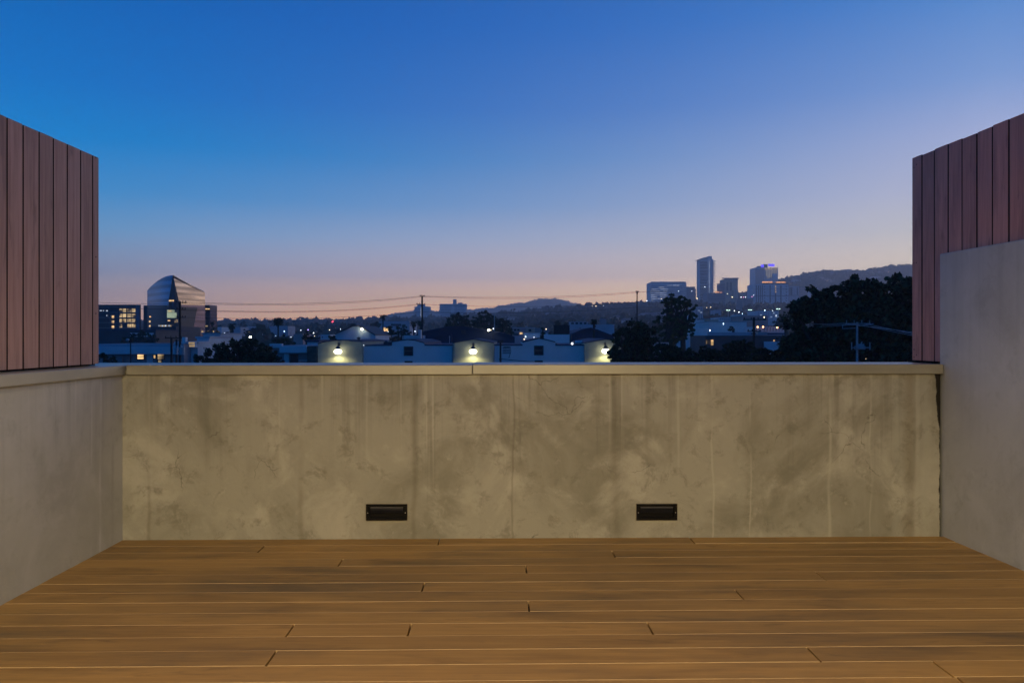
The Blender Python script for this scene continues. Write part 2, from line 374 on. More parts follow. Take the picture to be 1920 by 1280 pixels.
# deck: every board its own island, butt joints where the photograph has them
wb = .1447; deck = MB()
joints = {0:[(823,1015),(1298,1013)], 1:[(487,1031)], 2:[(1152,1041)], 3:[(635,1059)], 4:[(987,1070)], 5:[(1546,1084)], 6:[(792,1104)],
          7:[(1392,1120)], 8:[(992,1140)], 10:[(540,1187),(766,1185),(1222,1183)], 12:[(503,1241),(1538,1238)], 13:[(1785,1266)]}
def decku(px, py):
    p = np.array(floorpt(px, py)[:2]); return float(np.dot(p-A, U))
for k in range(49):
    us = [-.1]+[decku(*j) for j in joints.get(k, [])]
    if k not in joints: us += [] if k < 14 else [random.uniform(.8, 4.4)]
    us += [5.35]
    for i in range(len(us)-1):
        g = .0036; a = us[i]+g; b_ = us[i+1]-g; s0 = k*wb+.0012; s1 = (k+1)*wb-.0012
        if (k, i) == (0, 2): s1 -= .013                       # the short board by the right corner has pulled away
        dz = random.uniform(-.0008, .0008); tl = random.uniform(-.0006, .0006)
        q = [A+U*a-NV*s1, A+U*b_-NV*s1, A+U*b_-NV*s0, A+U*a-NV*s0]
        zz = [dz+tl, dz+tl, dz-tl, dz-tl]; e = .0013
        top = [A+U*(a+e)-NV*(s1-e), A+U*(b_-e)-NV*(s1-e), A+U*(b_-e)-NV*(s0+e), A+U*(a+e)-NV*(s0+e)]
        vs = [(p[0], p[1], -.028) for p in q]+[(p[0], p[1], z-e) for p, z in zip(q, zz)]+[(p[0], p[1], z) for p, z in zip(top, zz)]
        fs = [(3,2,1,0), (8,9,10,11)]
        for j in range(4):
            j2 = (j+1) % 4; fs += [(j, j2, 4+j2, 4+j), (4+j, 4+j2, 8+j2, 8+j)]
        deck.add(vs, fs); deck.m[-1-6] = 1; deck.m[-1-7] = 1
dk = deck.build('deck_floor', [M['deckw'], M['deckedge']]); tag(dk, kind='structure')
sub = MB().prism([tuple(A-U*.1+NV*.02), tuple(A-U*.1-NV*7.15), tuple(A+U*5.4-NV*7.15), tuple(A+U*5.4+NV*.02)], -.3, -.029)
tag(sub.build('deck_base', M['gap']), kind='structure')

# parapet behind, with its two louvred step lights
bw_ = MB().prism([tuple(A), tuple(B), tuple(B+NV*.38), tuple(A+NV*.38)], -11, ZW)
tag(bw_.build('parapet_wall', M['back']), 'long weathered olive beige stucco parapet with cracks and rain streaks at the deck end', 'wall')
lw = MB().prism([tuple(LW1), tuple(LW0), tuple(LW0-np.array((.38,0))), tuple(LW1+np.array((-.38,.38))), tuple(LW1+np.array((0,.38)))], -11, ZW-.002)
tag(lw.build('parapet_wall', M['left']), 'smoother grey stucco side parapet under the left brown board fence', 'wall')
rwt = 1.24+154*4.99/F
rn = np.array((.03, 0))
rw = MB().prism([tuple(RW1), tuple(RW0), tuple(RW0+rn), tuple(RW1+rn)], -.3, rwt)
tag(rw.build('stucco_wall', M['right'], bevel=.006), 'tall smooth pale stucco wall in front of the right brown board fence', 'wall')
bk = MB().prism([tuple(RW1+np.array((.0305,.0))), tuple(RW1+np.array((.0305,-.4))), tuple(RW1+np.array((.4,-.4))), tuple(RW1+np.array((.4,.39))), tuple(RW1+np.array((-.014,.37))), tuple(RW1+np.array((-.014,.0)))], -11, ZW-.003)

# copings
lab = ['bent metal coping along the top of the left side parapet', 'metal coping on the end parapet, from the left corner to the seam', 'metal coping on the end parapet, from the seam to the right wall']
def coping(poly, seamend=None):
    m = MB().prism(poly, ZC-.0595, ZC)
    for i, v in enumerate(m.v):                       # the drip edge flares out towards the deck
        if v[2] < ZC-.03:
            if seamend == 'left':
                if v[0] > -2.42+.02: m.v[i] = (v[0]+.0055, v[1]-.0055*(v[1] > 4.8 and v[1] < 5.0), v[2])
            elif np.dot(np.array(v[:2])-A, NV) < 0: m.v[i] = (v[0]-NV[0]*.0055, v[1]-NV[1]*.0055, v[2])
    return m.build('wall_coping', M['cap'], bevel=.004)
q = .018
useam = float(np.dot(np.array(((886-960)*4.9/F, 4.9))-A, U))
in0 = A-NV*q; 
cl = [tuple(LW1+np.array((q,-q-.0006))), tuple(LW0+np.array((q,0))), tuple(LW0+np.array((-.40,0))), tuple(LW1+np.array((-.40,.40))), tuple(LW1+np.array((-.0016+q*0,.40))) , tuple(LW1+np.array((q-.0016,.0)))]
cl = [tuple(LW1+np.array((q-.0015,-q))), tuple(LW0+np.array((q-.0015,0))), tuple(LW0+np.array((-.42,0))), tuple(LW1+np.array((-.42,.42))), tuple(LW1+np.array((q-.0015,.42)))]
tag(coping(cl, 'left'), lab[0], 'coping')
tag(coping([tuple(A+U*(q+.013)-NV*q), tuple(A+U*(useam-.001)-NV*q), tuple(A+U*(useam-.001)+NV*.415), tuple(A+U*(q+.0015)+NV*.415)]), lab[1], 'coping')
c3 = coping([tuple(A+U*(useam+.001)-NV*(q+.0022)), tuple(A+U*5.034-NV*(q+.0022)), tuple(A+U*5.034+NV*.417), tuple(A+U*(useam+.001)+NV*.417)]); c3.location.z = .0022
tag(c3, lab[2], 'coping')
# cut the wall's own end back so the coping meets the right wall's face

# step lights
def step_light(px, py, label):
    u = float(np.dot(np.array(((px-960)*4.9/F, 4.9))-A, U)); p = A+U*u
    d = p[1]; z = 1.24+(630-py)*d/F
    r = empty('step_light', (p[0], p[1], z), label, 'light', 'unlit louvred step lights in the end parapet', math.atan2(U[1], U[0]))
    W, H = .1255, .049
    m = MB()
    for (x0, z0, x1, z1) in ((-W-.004,-H-.004,W+.004,-H), (-W-.004,H,W+.004,H+.004), (-W-.004,-H,-W,H), (W,-H,W+.004,H)): m.box(x0, -.006, z0, x1, .01, z1)
    m.build('edge_trim', M['trim'], r)
    m = MB()
    for (x0, z0, x1, z1) in ((-W,-H,W,-H+.014), (-W,H-.012,W,H), (-W,-H+.014,-W+.022,H-.012), (W-.022,-H+.014,W,H-.012)): m.box(x0, -.016, z0, x1, .01, z1)
    m.box(-W+.022, -.003, -H+.014, W-.022, .009, H-.012); m.build('faceplate', M['black'], r, bevel=.0015)
    for i in range(6):
        z0 = H-.0215-i*.0055
        m = MB().add([(-W+.026,-.0145,z0-.003),(W-.026,-.0145,z0-.003),(W-.026,-.0125,z0-.0045),(-W+.026,-.0125,z0-.0045),
                      (-W+.026,-.0045,z0+.0045),(W-.026,-.0045,z0+.0045),(W-.026,-.0035,z0+.003),(-W+.026,-.0035,z0+.003)],
                     [(0,1,5,4),(3,7,6,2),(0,3,2,1),(4,5,6,7),(0,4,7,3),(1,2,6,5)])
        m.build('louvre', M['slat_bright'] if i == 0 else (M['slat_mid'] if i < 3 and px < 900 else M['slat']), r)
    for s in (-1, 1):
        MB().tube([(s*(W-.011),-.0155,-.003),(s*(W-.011),-.0185,-.003)], .0035, 10).build('screw', M['screw'], r)
step_light(725.5, 959, 'unlit black louvred step light beside the small star shaped crack')
step_light(1232.5, 958.5, 'unlit black louvred step light in plain stucco nearer the dark corner gap')

# board fences standing on the copings
def fence(pts_u, p0, dirv, side, z0, z1, label, jit, bm='fence'):
    r = empty('board_fence', (0, 0, 0), label, 'fence', None)
    nrm = np.array((-dirv[1], dirv[0]))*side          # towards the deck
    m = MB(); zb = z0
    for i in range(len(pts_u)-1):
        a, b_ = pts_u[i]+.0055, pts_u[i+1]-.0055
        jz = random.uniform(-jit, jit); jd = random.uniform(0, .002)
        q = [p0+dirv*a+nrm*jd, p0+dirv*b_+nrm*jd, p0+dirv*b_-nrm*.02, p0+dirv*a-nrm*.02]
        n0 = len(m.m); m.prism([tuple(v) for v in q], zb+.012, z1+jz)
        for fi in range(n0+2, len(m.m)):                   # near black on the narrow board edges paints in groove shade
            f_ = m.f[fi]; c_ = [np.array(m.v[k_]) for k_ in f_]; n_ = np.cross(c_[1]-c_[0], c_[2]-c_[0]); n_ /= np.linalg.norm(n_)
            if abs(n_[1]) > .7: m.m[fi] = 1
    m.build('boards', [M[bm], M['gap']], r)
    e = pts_u[0]+.004; f = pts_u[-1]
    q = [p0+dirv*e-nrm*.021, p0+dirv*f-nrm*.021, p0+dirv*f-nrm*.075, p0+dirv*e-nrm*.075]
    MB().prism([tuple(v) for v in q], zb+.003, z1-.02).build('backing', M['gap'], r)
    q = [p0+dirv*(e-.003)-nrm*.022, p0+dirv*(e+.02)-nrm*.022, p0+dirv*(e+.02)-nrm*.082, p0+dirv*(e-.003)-nrm*.082]
    m = MB()
    return r, nrm
def lineu(px, p0, dirv):       # where the sight line through column px meets the fence line
    k = (px-960)/F             # x = k*y
    return (p0[0]-k*p0[1])/(k*dirv[1]-dirv[0])
pf = np.array(P(185, 684, 4.78)[:2]); pn = np.array(P(0, 697, 3.85)[:2]); dl = (pn-pf)/np.linalg.norm(pn-pf)
us = [lineu(x, pf, dl) for x in (185.5, 173.5, 151, 126, 100, 73, 43, 13)]; 
while us[-1] < 6.9: us.append(us[-1]+.14)
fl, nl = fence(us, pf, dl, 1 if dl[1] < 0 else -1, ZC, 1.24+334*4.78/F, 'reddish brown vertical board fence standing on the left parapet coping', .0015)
for zz in (.25, .52, .995):
    p = pf+dl*.035+nl*.0005; zc = ZC+(2.304-ZC)*zz
    MB().tube([(p[0], p[1], zc), (p[0]+nl[0]*.002, p[1]+nl[1]*.002, zc)], .004, 8).build('screw', M['dscrew'], fl)
pr = np.array((2.702, 5.40)); dr = rd.copy()
us = [lineu(x, pr, dr) for x in (1710.2, 1729, 1752, 1778, 1804, 1832, 1861, 1892)]
while us[-1] < 7.2: us.append(us[-1]+.142)
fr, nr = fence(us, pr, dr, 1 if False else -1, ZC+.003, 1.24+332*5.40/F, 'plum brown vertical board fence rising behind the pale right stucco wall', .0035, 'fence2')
for a, zs in ((.025, (1.10, 1.15, 1.73, 2.37)), (.055, (1.115, 1.73, 2.385))):
    for zc in zs:
        p = pr+dr*a
        MB().tube([(p[0]+.001, p[1], zc), (p[0]-.0035, p[1], zc)], .004, 8).build('screw', M['dscrew'], fr)

# the house behind the camera and its two wall lanterns, the lamps that light the deck
M['house'] = simple('house_stucco', (.35,.32,.27), .85, 0, .1, 1.)
hw = MB(); yb = -1.25
hw.box(-3.2, yb-.25, -.3, -.8, yb, 3.6); hw.box(.8, yb-.25, -.3, 3.4, yb, 3.6); hw.box(-.8, yb-.25, 2.2, .8, yb, 3.6)
house = empty('rear_house', (0, yb, 0), 'stucco rear house wall with a dark glass door and two wall lanterns', 'house')
o = hw.build('wall', M['house'], house); o.matrix_parent_inverse.identity(); o.location = (0, -yb, 0)
gm = simple('dark_door_glass', (.02,.025,.03), .05); o = MB().box(-.9, -.16, -.02, .9, -.13, 2.2).build('glass_door', gm, house)
LAMP = 1.0
for sx_ in (-1, 1):
    lt = empty('wall_lantern', (sx_*1.0, yb+.16, 2.85), 'warm lit wall lantern on the '+('left' if sx_ < 0 else 'right')+' of the rear house door', 'lamp', 'wall lanterns on the rear house wall')
    m = MB().box(-.05, -.16, -.12, .05, -.14, .12); m.box(-.012, -.14, .10, .012, 0, .12); m.box(-.09, -.09, .12, .09, .09, .14)
    MB().tube([(0,0,.02),(0,0,.118)], .075, 14).build('lamp_shade', M['black'], lt); m.build('bracket', M['black'], lt)
    MB().tube([(0,0,-.05), (0,0,.018)], .05, 14).build('lamp_glass', emis('lantern_glow', (1,.72,.36), 6), lt)
    ld_ = bpy.data.lights.new('lantern_light', 'SPOT'); ld_.spot_size = R(172); ld_.spot_blend = .40; ld_.energy = 430*LAMP; ld_.color = (1, .76, .40); ld_.shadow_soft_size = .13
    lo = bpy.data.objects.new('lantern_light', ld_); COL.objects.link(lo); lo.parent = lt; lo.location = (0, .17, 0)

# ================================================================== TERRAIN
T1 = [(-200,614),(300,613),(600,612),(750,609),(850,605),(900,601),(1000,592),(1100,583),(1200,578),(1300,573),(1400,572),(1500,574),(1700,576),(1820,590),(1950,612),(2200,620)]
T2 = [(-200,622),(600,620),(800,612),(900,606),(1000,600),(1100,592),(1200,586),(1300,576),(1380,562),(1430,546),(1475,529),(1520,522),(1560,516),(1620,517),(1660,510),(1705,502),(1740,500),(1800,560),(1900,612),(2200,622)]
T3 = [(-200,622),(560,620),(700,612),(740,598),(780,592),(820,594),(850,590),(880,592),(900,589),(930,586),(960,581),(985,579),(1005,573),(1035,570),(1055,573),(1080,581),(1110,586),(1200,600),(2200,600)]
def zrow(T, px, d): return EYE+(630-np.interp(px, [a for a, b in T], [b for a, b in T]))*d/F
G0 = -11.0
def terrain(x, y):
    x = np.asarray(x, float); y = np.asarray(y, float)
    r = np.hypot(x, y); d = np.where(y > .35*r, y, .35*r+.0001)
    px = np.where(y > .35*r, 960+F*x/np.maximum(y, 1e-3), np.where(x > 0, 2200, -200)); px = np.clip(px, -200, 2200)
    z1 = zrow(T1, px, 1400.); z2 = zrow(T2, px, 2000.); z3 = zrow(T3, px, 3850.)
    def ss(t): t = np.clip(t, 0, 1); return t*t*(3-2*t)
    z = G0+(z1-G0)*np.clip((d-170)/1230, 0, 1)**1.35
    dip = z1-6
    z = np.where(d > 1400, z1+(np.minimum(z2, 1e9)-z1)*ss((d-1400)/600), z)
    z = np.where(d > 2000, z2+(z3-z2)*ss((d-2000)/1850), z)
    z = np.where(d > 3850, z3+(G0-z3)*ss((d-3850)/500), z)
    back = np.clip((.35*r-y)/(.4*r+1), 0, 1)
    z = z+(G0-z)*ss(back)
    bump = (np.sin(x*.013+1)*np.cos(y*.011)+.5*np.sin(x*.037)*np.sin(y*.029+2)+.25*np.sin(x*.09+y*.07))
    amp = np.clip((d-500)/2500, 0, 1)*np.where(z > 40, 9., 2.)
    return z+bump*amp*.5
def H(x, y): return float(terrain(x, y))
angs = np.concatenate([np.arange(-46, 46.01, .35), np.arange(50, 314, 5)]); rad_ = np.concatenate([[4], np.geomspace(10, 4600, 110)])
gx = np.sin(np.radians(angs))[None, :]*rad_[:, None]; gy = np.cos(np.radians(angs))[None, :]*rad_[:, None]; gz = terrain(gx, gy)
nA = len(angs); nR = len(rad_)
V = np.stack([gx, gy, gz], -1).reshape(-1, 3); V = np.vstack([V, [[0, 0, G0]]])
fs = []
i, j = np.meshgrid(np.arange(nR-1), np.arange(nA), indexing='ij'); j2 = (j+1) % nA
Fq = np.stack([i*nA+j, (i+1)*nA+j, (i+1)*nA+j2, i*nA+j2], -1).reshape(-1, 4)[:, ::-1]
cen = np.stack([np.full(nA, len(V)-1), np.arange(nA), (np.arange(nA)+1) % nA, (np.arange(nA)+1) % nA], -1)
M['ground'] = simple('city_ground', (.035,.036,.032), .95, 0, .5, .02, coord='Object')
g = np_mesh('ground', V, Fq[:, ::-1], M['ground'], smooth=True); tag(g, kind='structure')
mb = MB().add([(6*math.sin(R(a)), 6*math.cos(R(a)), G0-.02) for a in range(0, 360, 30)][::-1], [tuple(range(12))])
o = mb.build('ground', M['ground']); tag(o, kind='structure')

# ================================================================== BUILDING MATERIALS
M['white'] = simple('white_painted_wall', (.62,.66,.66), .8, 0, .09, .35, bump=.1)
M['white2'] = simple('off_white_wall', (.50,.52,.54), .8, 0, .12, .3)
M['pale'] = simple('pale_grey_wall', (.36,.38,.42), .8, 0, .15, .25)
M['mid'] = simple('mid_grey_wall', (.20,.21,.23), .8, 0, .2, .2)
M['tan'] = simple('tan_wall', (.40,.34,.26), .85, 0, .15, .25)
M['pink'] = simple('pinkish_wall', (.38,.27,.26), .85, 0, .15, .3)
M['dark'] = simple('dark_wall', (.05,.052,.06), .7, 0, .25, .3)
M['roofd'] = simple('dark_roof_felt', (.035,.045,.085), .8, 0, .2, .15)
M['roofp'] = simple('pale_flat_roof', (.36,.38,.40), .8, 0, .15, .12)
M['redroof'] = simple('red_tile_roof', (.20,.075,.055), .8, 0, .25, .4)
M['pane'] = simple('dark_window_pane', (.012,.014,.02), .12, 0, .2)
M['paneblue'] = simple('sky_window_pane', (.05,.06,.08), .1, .3, .2)
M['brick'] = simple('brown_brick', (.14,.085,.065), .9, 0, .35, 3.)
M['billboard'] = simple('black_panel', (.004,.004,.005), .6)
# tan garage wall: horizontal courses
M['block'] = simple('tan_block_wall', (.36,.35,.25), .9, 0, .12, 1.2, bump=.5)
def win_emit(name, col, s, var=.5, sc=.8): return emis(name, col, s, var=var, scale=sc)
M['litwarm'] = win_emit('lit_window_warm', (1,.62,.26), .9)
M['litgold'] = win_emit('lit_window_gold', (1,.70,.34), .40, .95, .45)
M['litcool'] = win_emit('lit_window_cool', (.75,.85,1), .7)
M['litorange'] = win_emit('lit_strip_orange', (1,.42,.14), 1.1)
M['litpale'] = win_emit('lit_strip_pale', (.62,.72,1.), .40, .5, .12)
M['litpurple'] = win_emit('lit_sign_purple', (.11,.06,1.), 1.8, .3, .1)
M['litgreen'] = win_emit('lit_window_green', (.75,.9,.62), .28, .6, .3)

def bldg(px0, px1, pyt, d, dep, mat, label, cat='building', group=None, roof=None, pyb=None, name='building', parapet=.0, yaw=0.):
    """box building facing the terrace: returns root empty at its base centre; local frame x right, y away, z up (metres)"""
    xc = ((px0+px1)/2-960)*d/F; wd = (px1-px0)*d/F; zt = EYE+(630-pyt)*d/F
    zb = min(H(xc, d), H(xc, d+dep))-1. if pyb is None else EYE+(630-pyb)*d/F
    r = empty(name, (xc, d, zb), label, cat, group, yaw)
    h = zt-zb
    m = MB().box(-wd/2, 0, 0, wd/2, dep, h)
    m.build('wall', mat, r)
    if roof:
        t = MB().box(-wd/2-.15, -.15, h+.002, wd/2+.15, dep+.15, h+max(.25, .5*d/F)); t.build('roof', roof, r)
    r['_d'] = d
    r['_w'] = wd; r['_h'] = h; r['_xc'] = xc; r['_zb'] = zb
    return r
def pane(r, px0, px1, py0, py1, mat, name='window', frame=None, proud=.04, yoff=0., d=None):
    d = d or r['_d']
    x0 = (px0-960)*d/F-r['_xc']; x1 = (px1-960)*d/F-r['_xc']; z1 = EYE+(630-py0)*d/F-r['_zb']; z0 = EYE+(630-py1)*d/F-r['_zb']
    m = MB().box(x0, yoff-proud, z0, x1, yoff+.03, z1)
    o = m.build(name, mat, r)
    if frame:
        f = MB(); t = .09
        for a in ((x0-t, z0-t, x1+t, z0), (x0-t, z1, x1+t, z1+t), (x0-t, z0, x0, z1), (x1, z0, x1+t, z1)): f.box(a[0], yoff-proud-.06, a[1], a[2], yoff+.02, a[3])
        f.box(x0, yoff-proud-.03, (z0+z1)/2-.03, x1, yoff-proud-.001, (z0+z1)/2+.03)
        fo = f.build('frame', frame, o)
    return o
def grid(r, px0, px1, py0, py1, nx, ny, fx, fy, mat, lit=None, plit=.0, name='window', frame=None):
    for b in range(ny):
        for a in range(nx):
            cx = px0+(a+.5)*(px1-px0)/nx; cy = py0+(b+.5)*(py1-py0)/ny; hx = (px1-px0)/nx*fx/2; hy = (py1-py0)/ny*fy/2
            mt = mat
            if lit and random.random() < plit: mt = random.choice(lit)
            pane(r, cx-hx, cx+hx, cy-hy, cy+hy, mt, name=('lit_window' if mt is not mat else name), frame=frame)

# ------------------------------------------------------------------ neighbour's row of gabled workshop bays, 75 m off
def bay(px0, px1, prof, d, dep, mat, label, name='workshop_bay', roof=True):
    """prof: list of (px,py) top outline from left to right"""
    xc = ((px0+px1)/2-960)*d/F; zb = H(xc, d)-.5
    r = empty(name, (xc, d, zb), label, 'building', 'workshop bays in a row beyond the deck')
    pts = [((a-960)*d/F-xc, EYE+(630-b)*d/F-zb) for a, b in prof]
    m = MB().xprism([((px0-960)*d/F-xc, 0)]+pts+[((px1-960)*d/F-xc, 0)], 0, dep); m.build('wall', mat, r)
    if roof:                                        # felt roof skin lying over the outline
        m = MB()
        for (x0, z0), (x1, z1) in zip(pts[:-1], pts[1:]):
            if x1-x0 < .05: continue
            m.xprism([(x0, z0+.004), (x1, z1+.004), (x1, z1+.10), (x0, z0+.10)], -.06, dep)
        m.build('roof', M['roofd'], r)
    r['_d'] = d; r['_xc'] = xc; r['_zb'] = zb
    return r
D0 = 75.
bayA = bay(596, 679.6, [(596,645),(612,641),(630,638.5),(645,638.5),(662,640.5),(679.6,641)], D0, 18, M['block'], 'tan block bay with a lit gooseneck lamp, leftmost of the lamp bays', roof=True)
bayB = bay(680.4, 848.6, [(680.4,648.5),(735,648),(735.2,641.5),(750,639),(764,637.3),(778,638.5),(795,643.5),(796.5,648),(848.6,648)], D0+.6, 18, M['white'], 'white bay between the two uncovered lamp bays with one dark square window')
bayC = bay(849.4, 925.6, [(849.4,643.5),(868,640),(887,636.7),(906,640),(925.6,643.5)], D0, 18, M['block'], 'tan block bay with a lit gooseneck lamp, middle one under the big dark roof')
bayD = bay(926.4, 1095.6, [(926.4,648),(980,648),(980.2,642),(995,638.5),(1011,635),(1026,638),(1041,642),(1041.2,648),(1095.6,648)], D0+.6, 18, M['white'], 'white bay with a pointed gable and dark square window behind the short pole')
bayE = bay(1096.4, 1175, [(1096.4,643.5),(1115,640),(1136,636.5),(1155,640),(1175,643.5)], D0, 18, M['block'], 'tan block bay whose lamp is half hidden by the dark tree')
for b_, x0, x1, y0, y1 in ((bayB,759,773,651,665), (bayD,1003,1017.3,649.5,664)):
    pane(b_, x0, x1, y0, y1, M['pane'], frame=M['dark'], proud=.02)
    pane(b_, x0-.5, x1+.5, y1+11.5, y1+16, M['pane'], proud=.02)
# pilaster strips and copings on the white bays
for b_, xs in ((bayB,(680.6,848.2)), (bayD,(926.8,1095.2))):
    for x in xs: pane(b_, x-.5, x+.5, 648.3, 690, M['pale'], name='corner_trim', proud=.10)
def gooseneck(px, py, label):
    d = D0-.02; x = (px-960)*d/F; z = EYE+(630-py)*d/F
    r = empty('gooseneck_lamp', (x, d, z), label, 'lamp', 'gooseneck lamps on the tan bays')
    MB().box(-.10, -.03, .30, .10, .0, .62).build('wall_plate', M['dark'], r)
    MB().tube([(0,-.03,.5),(0,-.25,.66),(0,-.5,.60),(0,-.58,.42),(0,-.58,.26)], .03, 8).build('arm', M['dark'], r)
    mm = MB(); seg = 16; prof = [(.08,.34),(.14,.28),(.24,.14),(.29,.04)]
    vs = []; fs = []
    for k, (ra, zz) in enumerate(prof):
        for s in range(seg): a = 2*math.pi*s/seg; vs.append((ra*math.cos(a), -.58+ra*math.sin(a), zz))
    for k in range(3):
        for s in range(seg): a = k*seg+s; b2 = k*seg+(s+1) % seg; fs.append((a, b2, b2+seg, a+seg))
    fs.append(tuple(range(seg))); mm.add(vs, fs); mm.build('shade', M['dark'], r)
    MB().ball((0,-.58,-.16), .36, 18, 12, sz=.66).build('lamp_globe', emis('gooseneck_glow', (1,.98,.72), 9), r)
    ld = bpy.data.lights.new('gooseneck_light', 'SPOT'); ld.spot_size = R(168); ld.spot_blend = .5; ld.energy = 140; ld.color = (1,.93,.50); ld.shadow_soft_size = .10
    lo = bpy.data.objects.new('gooseneck_light', ld); COL.objects.link(lo); lo.parent = r; lo.location = (0,-.62,-.43)
gooseneck(636, 655.5, 'lit gooseneck lamp throwing a pool of light on the leftmost tan bay')
gooseneck(887.5, 655.5, 'lit gooseneck lamp throwing a pool of light below the big dark roof')
gooseneck(1134.5, 654.5, 'lit gooseneck lamp partly behind the leaves of the dark tree')

# ------------------------------------------------------------------ gabled roofs and barns behind
def barn(px0, px1, prof, d, dep, mat, roofm, label, name='barn', thick=.18):
    xc = ((px0+px1)/2-960)*d/F; zb = H(xc, d)-.5
    r = empty(name, (xc, d, zb), label, 'building')
    pts = [((a-960)*d/F-xc, EYE+(630-b)*d/F-zb) for a, b in prof]
    MB().xprism([(pts[0][0], 0)]+pts+[(pts[-1][0], 0)], 0, dep).build('wall', mat, r)
    m = MB()
    for (x0, z0), (x1, z1) in zip(pts[:-1], pts[1:]):
        if abs(x1-x0) > .05: m.xprism([(x0, z0+.004), (x1, z1+.004), (x1, z1+thick), (x0, z0+thick)], -.35, dep+.3)
    m.build('roof', roofm, r)
    r['_d'] = d; r['_xc'] = xc; r['_zb'] = zb
    return r
M['bluew'] = simple('pale_blue_siding', (.50,.56,.60), .8, 0, .1, .4)
b1 = barn(628, 704, [(628.5,627),(648,618.5),(662,612),(672,611.5),(688,620),(704,629)], 125, 16, M['bluew'], M['dark'], 'pale barn with a low gable and a bright lamp under its peak')
big = barn(775, 965, [(775,632),(800,622.5),(838,615),(865,614),(905,619.5),(940,625),(965,634)], 100, 25, M['roofd'], M['roofd'], 'big dark roofed workshop rising behind the middle lamp bay', name='workshop')
low = barn(770, 852, [(772,644),(800,638),(822,628.5),(846,628.5)], 97, 2., M['roofd'], M['roofd'], 'low dark lean-to with a pale roof edge before the big dark workshop', name='shed', thick=.12)
pane(low, 800, 822, 628, 628.6, M['pale'], name='roof_edge') if False else None
b2 = barn(1072, 1150, [(1072,628),(1090,620),(1107,616.5),(1122,621),(1150,632)], 100, 20, M['roofd'], M['roofd'], 'dark gabled workshop with a blue roof slope beside the dark tree', name='workshop')
# boxes close by
def simplebox(*a, **k): return bldg(*a, **k)
s1 = bldg(757, 787, 628.5, 92, 6, M['white2'], 'small white block with a taller pier behind the round topped bay')
pane(s1, 786.5, 791, 618, 645, M['white2'], name='pier', proud=1.2)
s2 = bldg(1021, 1068, 627, 96, 8, M['white'], 'white parapet block under the black rooftop panel')
bb = bldg(1038, 1068, 609, 105, .6, M['billboard'], 'black rooftop billboard standing behind the white parapet block', 'billboard', name='billboard', pyb=629)
s3 = bldg(1068, 1152, 608, 210, 20, M['pale'], 'pale wide building with a roof storey behind the dark gabled workshop', roof=None)
pane(s3, 1068, 1103, 603, 608, M['pale'], name='roof_storey', proud=-.5, yoff=2) 
for i in range(4): pane(s3, 1072+i*8, 1077+i*8, 604, 607.5, M['pane'], yoff=1.9)
pane(s3, 1125, 1138, 597, 608, M['pink'], name='chimney', proud=-.3, yoff=1.2)
# left low blue buildings
l1 = bldg(150, 345, 645, 92, 14, M['mid'], 'long low blue grey shed with a deep fascia and two lit windows', roof=None)
pane(l1, 150, 345, 650, 663.5, M['bluew'], name='fascia', proud=.9)
pane(l1, 150, 345, 645.5, 650, M['pale'], name='fascia', proud=.25)
for a in ((258,270,664.5,672.8,'litwarm'),(296,308,664,673,'litgold'),(288.5,292,666,671,'litwarm'),(187,197,665,668,'litwarm'),(297,303,675,679,'litgold')):
    pane(l1, *a[:4], M[a[4]], name='lit_window', frame=M['dark'])
pane(l1, 188, 232, 668, 690, M['mid'], name='wall_panel', proud=.3); pane(l1, 276, 287, 664, 690, M['bluew'], name='door', proud=.1)
l2 = bldg(330, 371, 644, 94, 9, M['bluew'], 'low roof deck building with a white chimney block by the tall pole', roof=M['white2'])
pane(l2, 345, 351.5, 632, 644, M['white'], name='chimney', proud=.6)
pane(l2, 357, 369, 641, 650, M['litgold'], name='lit_louvre', proud=.5, frame=M['white'])
l3 = bldg(369, 392, 634.5, 98, 8, M['bluew'], 'blue box annex at the foot of the glass tower', roof=M['pale'])
l4 = bldg(381, 413, 627, 125, 10, M['bluew'], 'small pale block with two lit panels behind the blue annex', roof=M['pale'])
pane(l4, 398, 401, 629, 636, M['white'], name='panel'); pane(l4, 403, 412, 629, 637, M['white2'], name='panel')
l5 = bldg(140, 292, 620, 175, 18, M['dark'], 'dark blue parking deck below the low glass office', roof=M['roofd'])
pane(l5, 196, 240, 625, 630, M['dark'], name='opening'); pane(l5, 245, 288, 624, 631, M['bluew'], name='wall_panel', proud=.3)
l6 = bldg(283, 330, 612, 190, 15, M['dark'], 'dark block in front of the glass tower with small white lights')
l7 = bldg(511, 597, 648, 84, 12, M['mid'], 'low blue shop with a curved fascia and a brick end pier')
pane(l7, 528, 578, 648.3, 661, M['bluew'], name='fascia', proud=.8); pane(l7, 508, 531, 644, 652, M['white2'], name='parapet', proud=.5)
pane(l7, 578, 596, 649, 690, M['brick'], name='brick_pier', proud=.5)
pane(l7, 533, 542, 663, 690, M['bluew'], name='door', proud=.1); pane(l7, 561, 578, 675, 676.5, M['bluew'], name='sill', proud=.2); pane(l7, 544, 559, 664, 690, M['pane'])
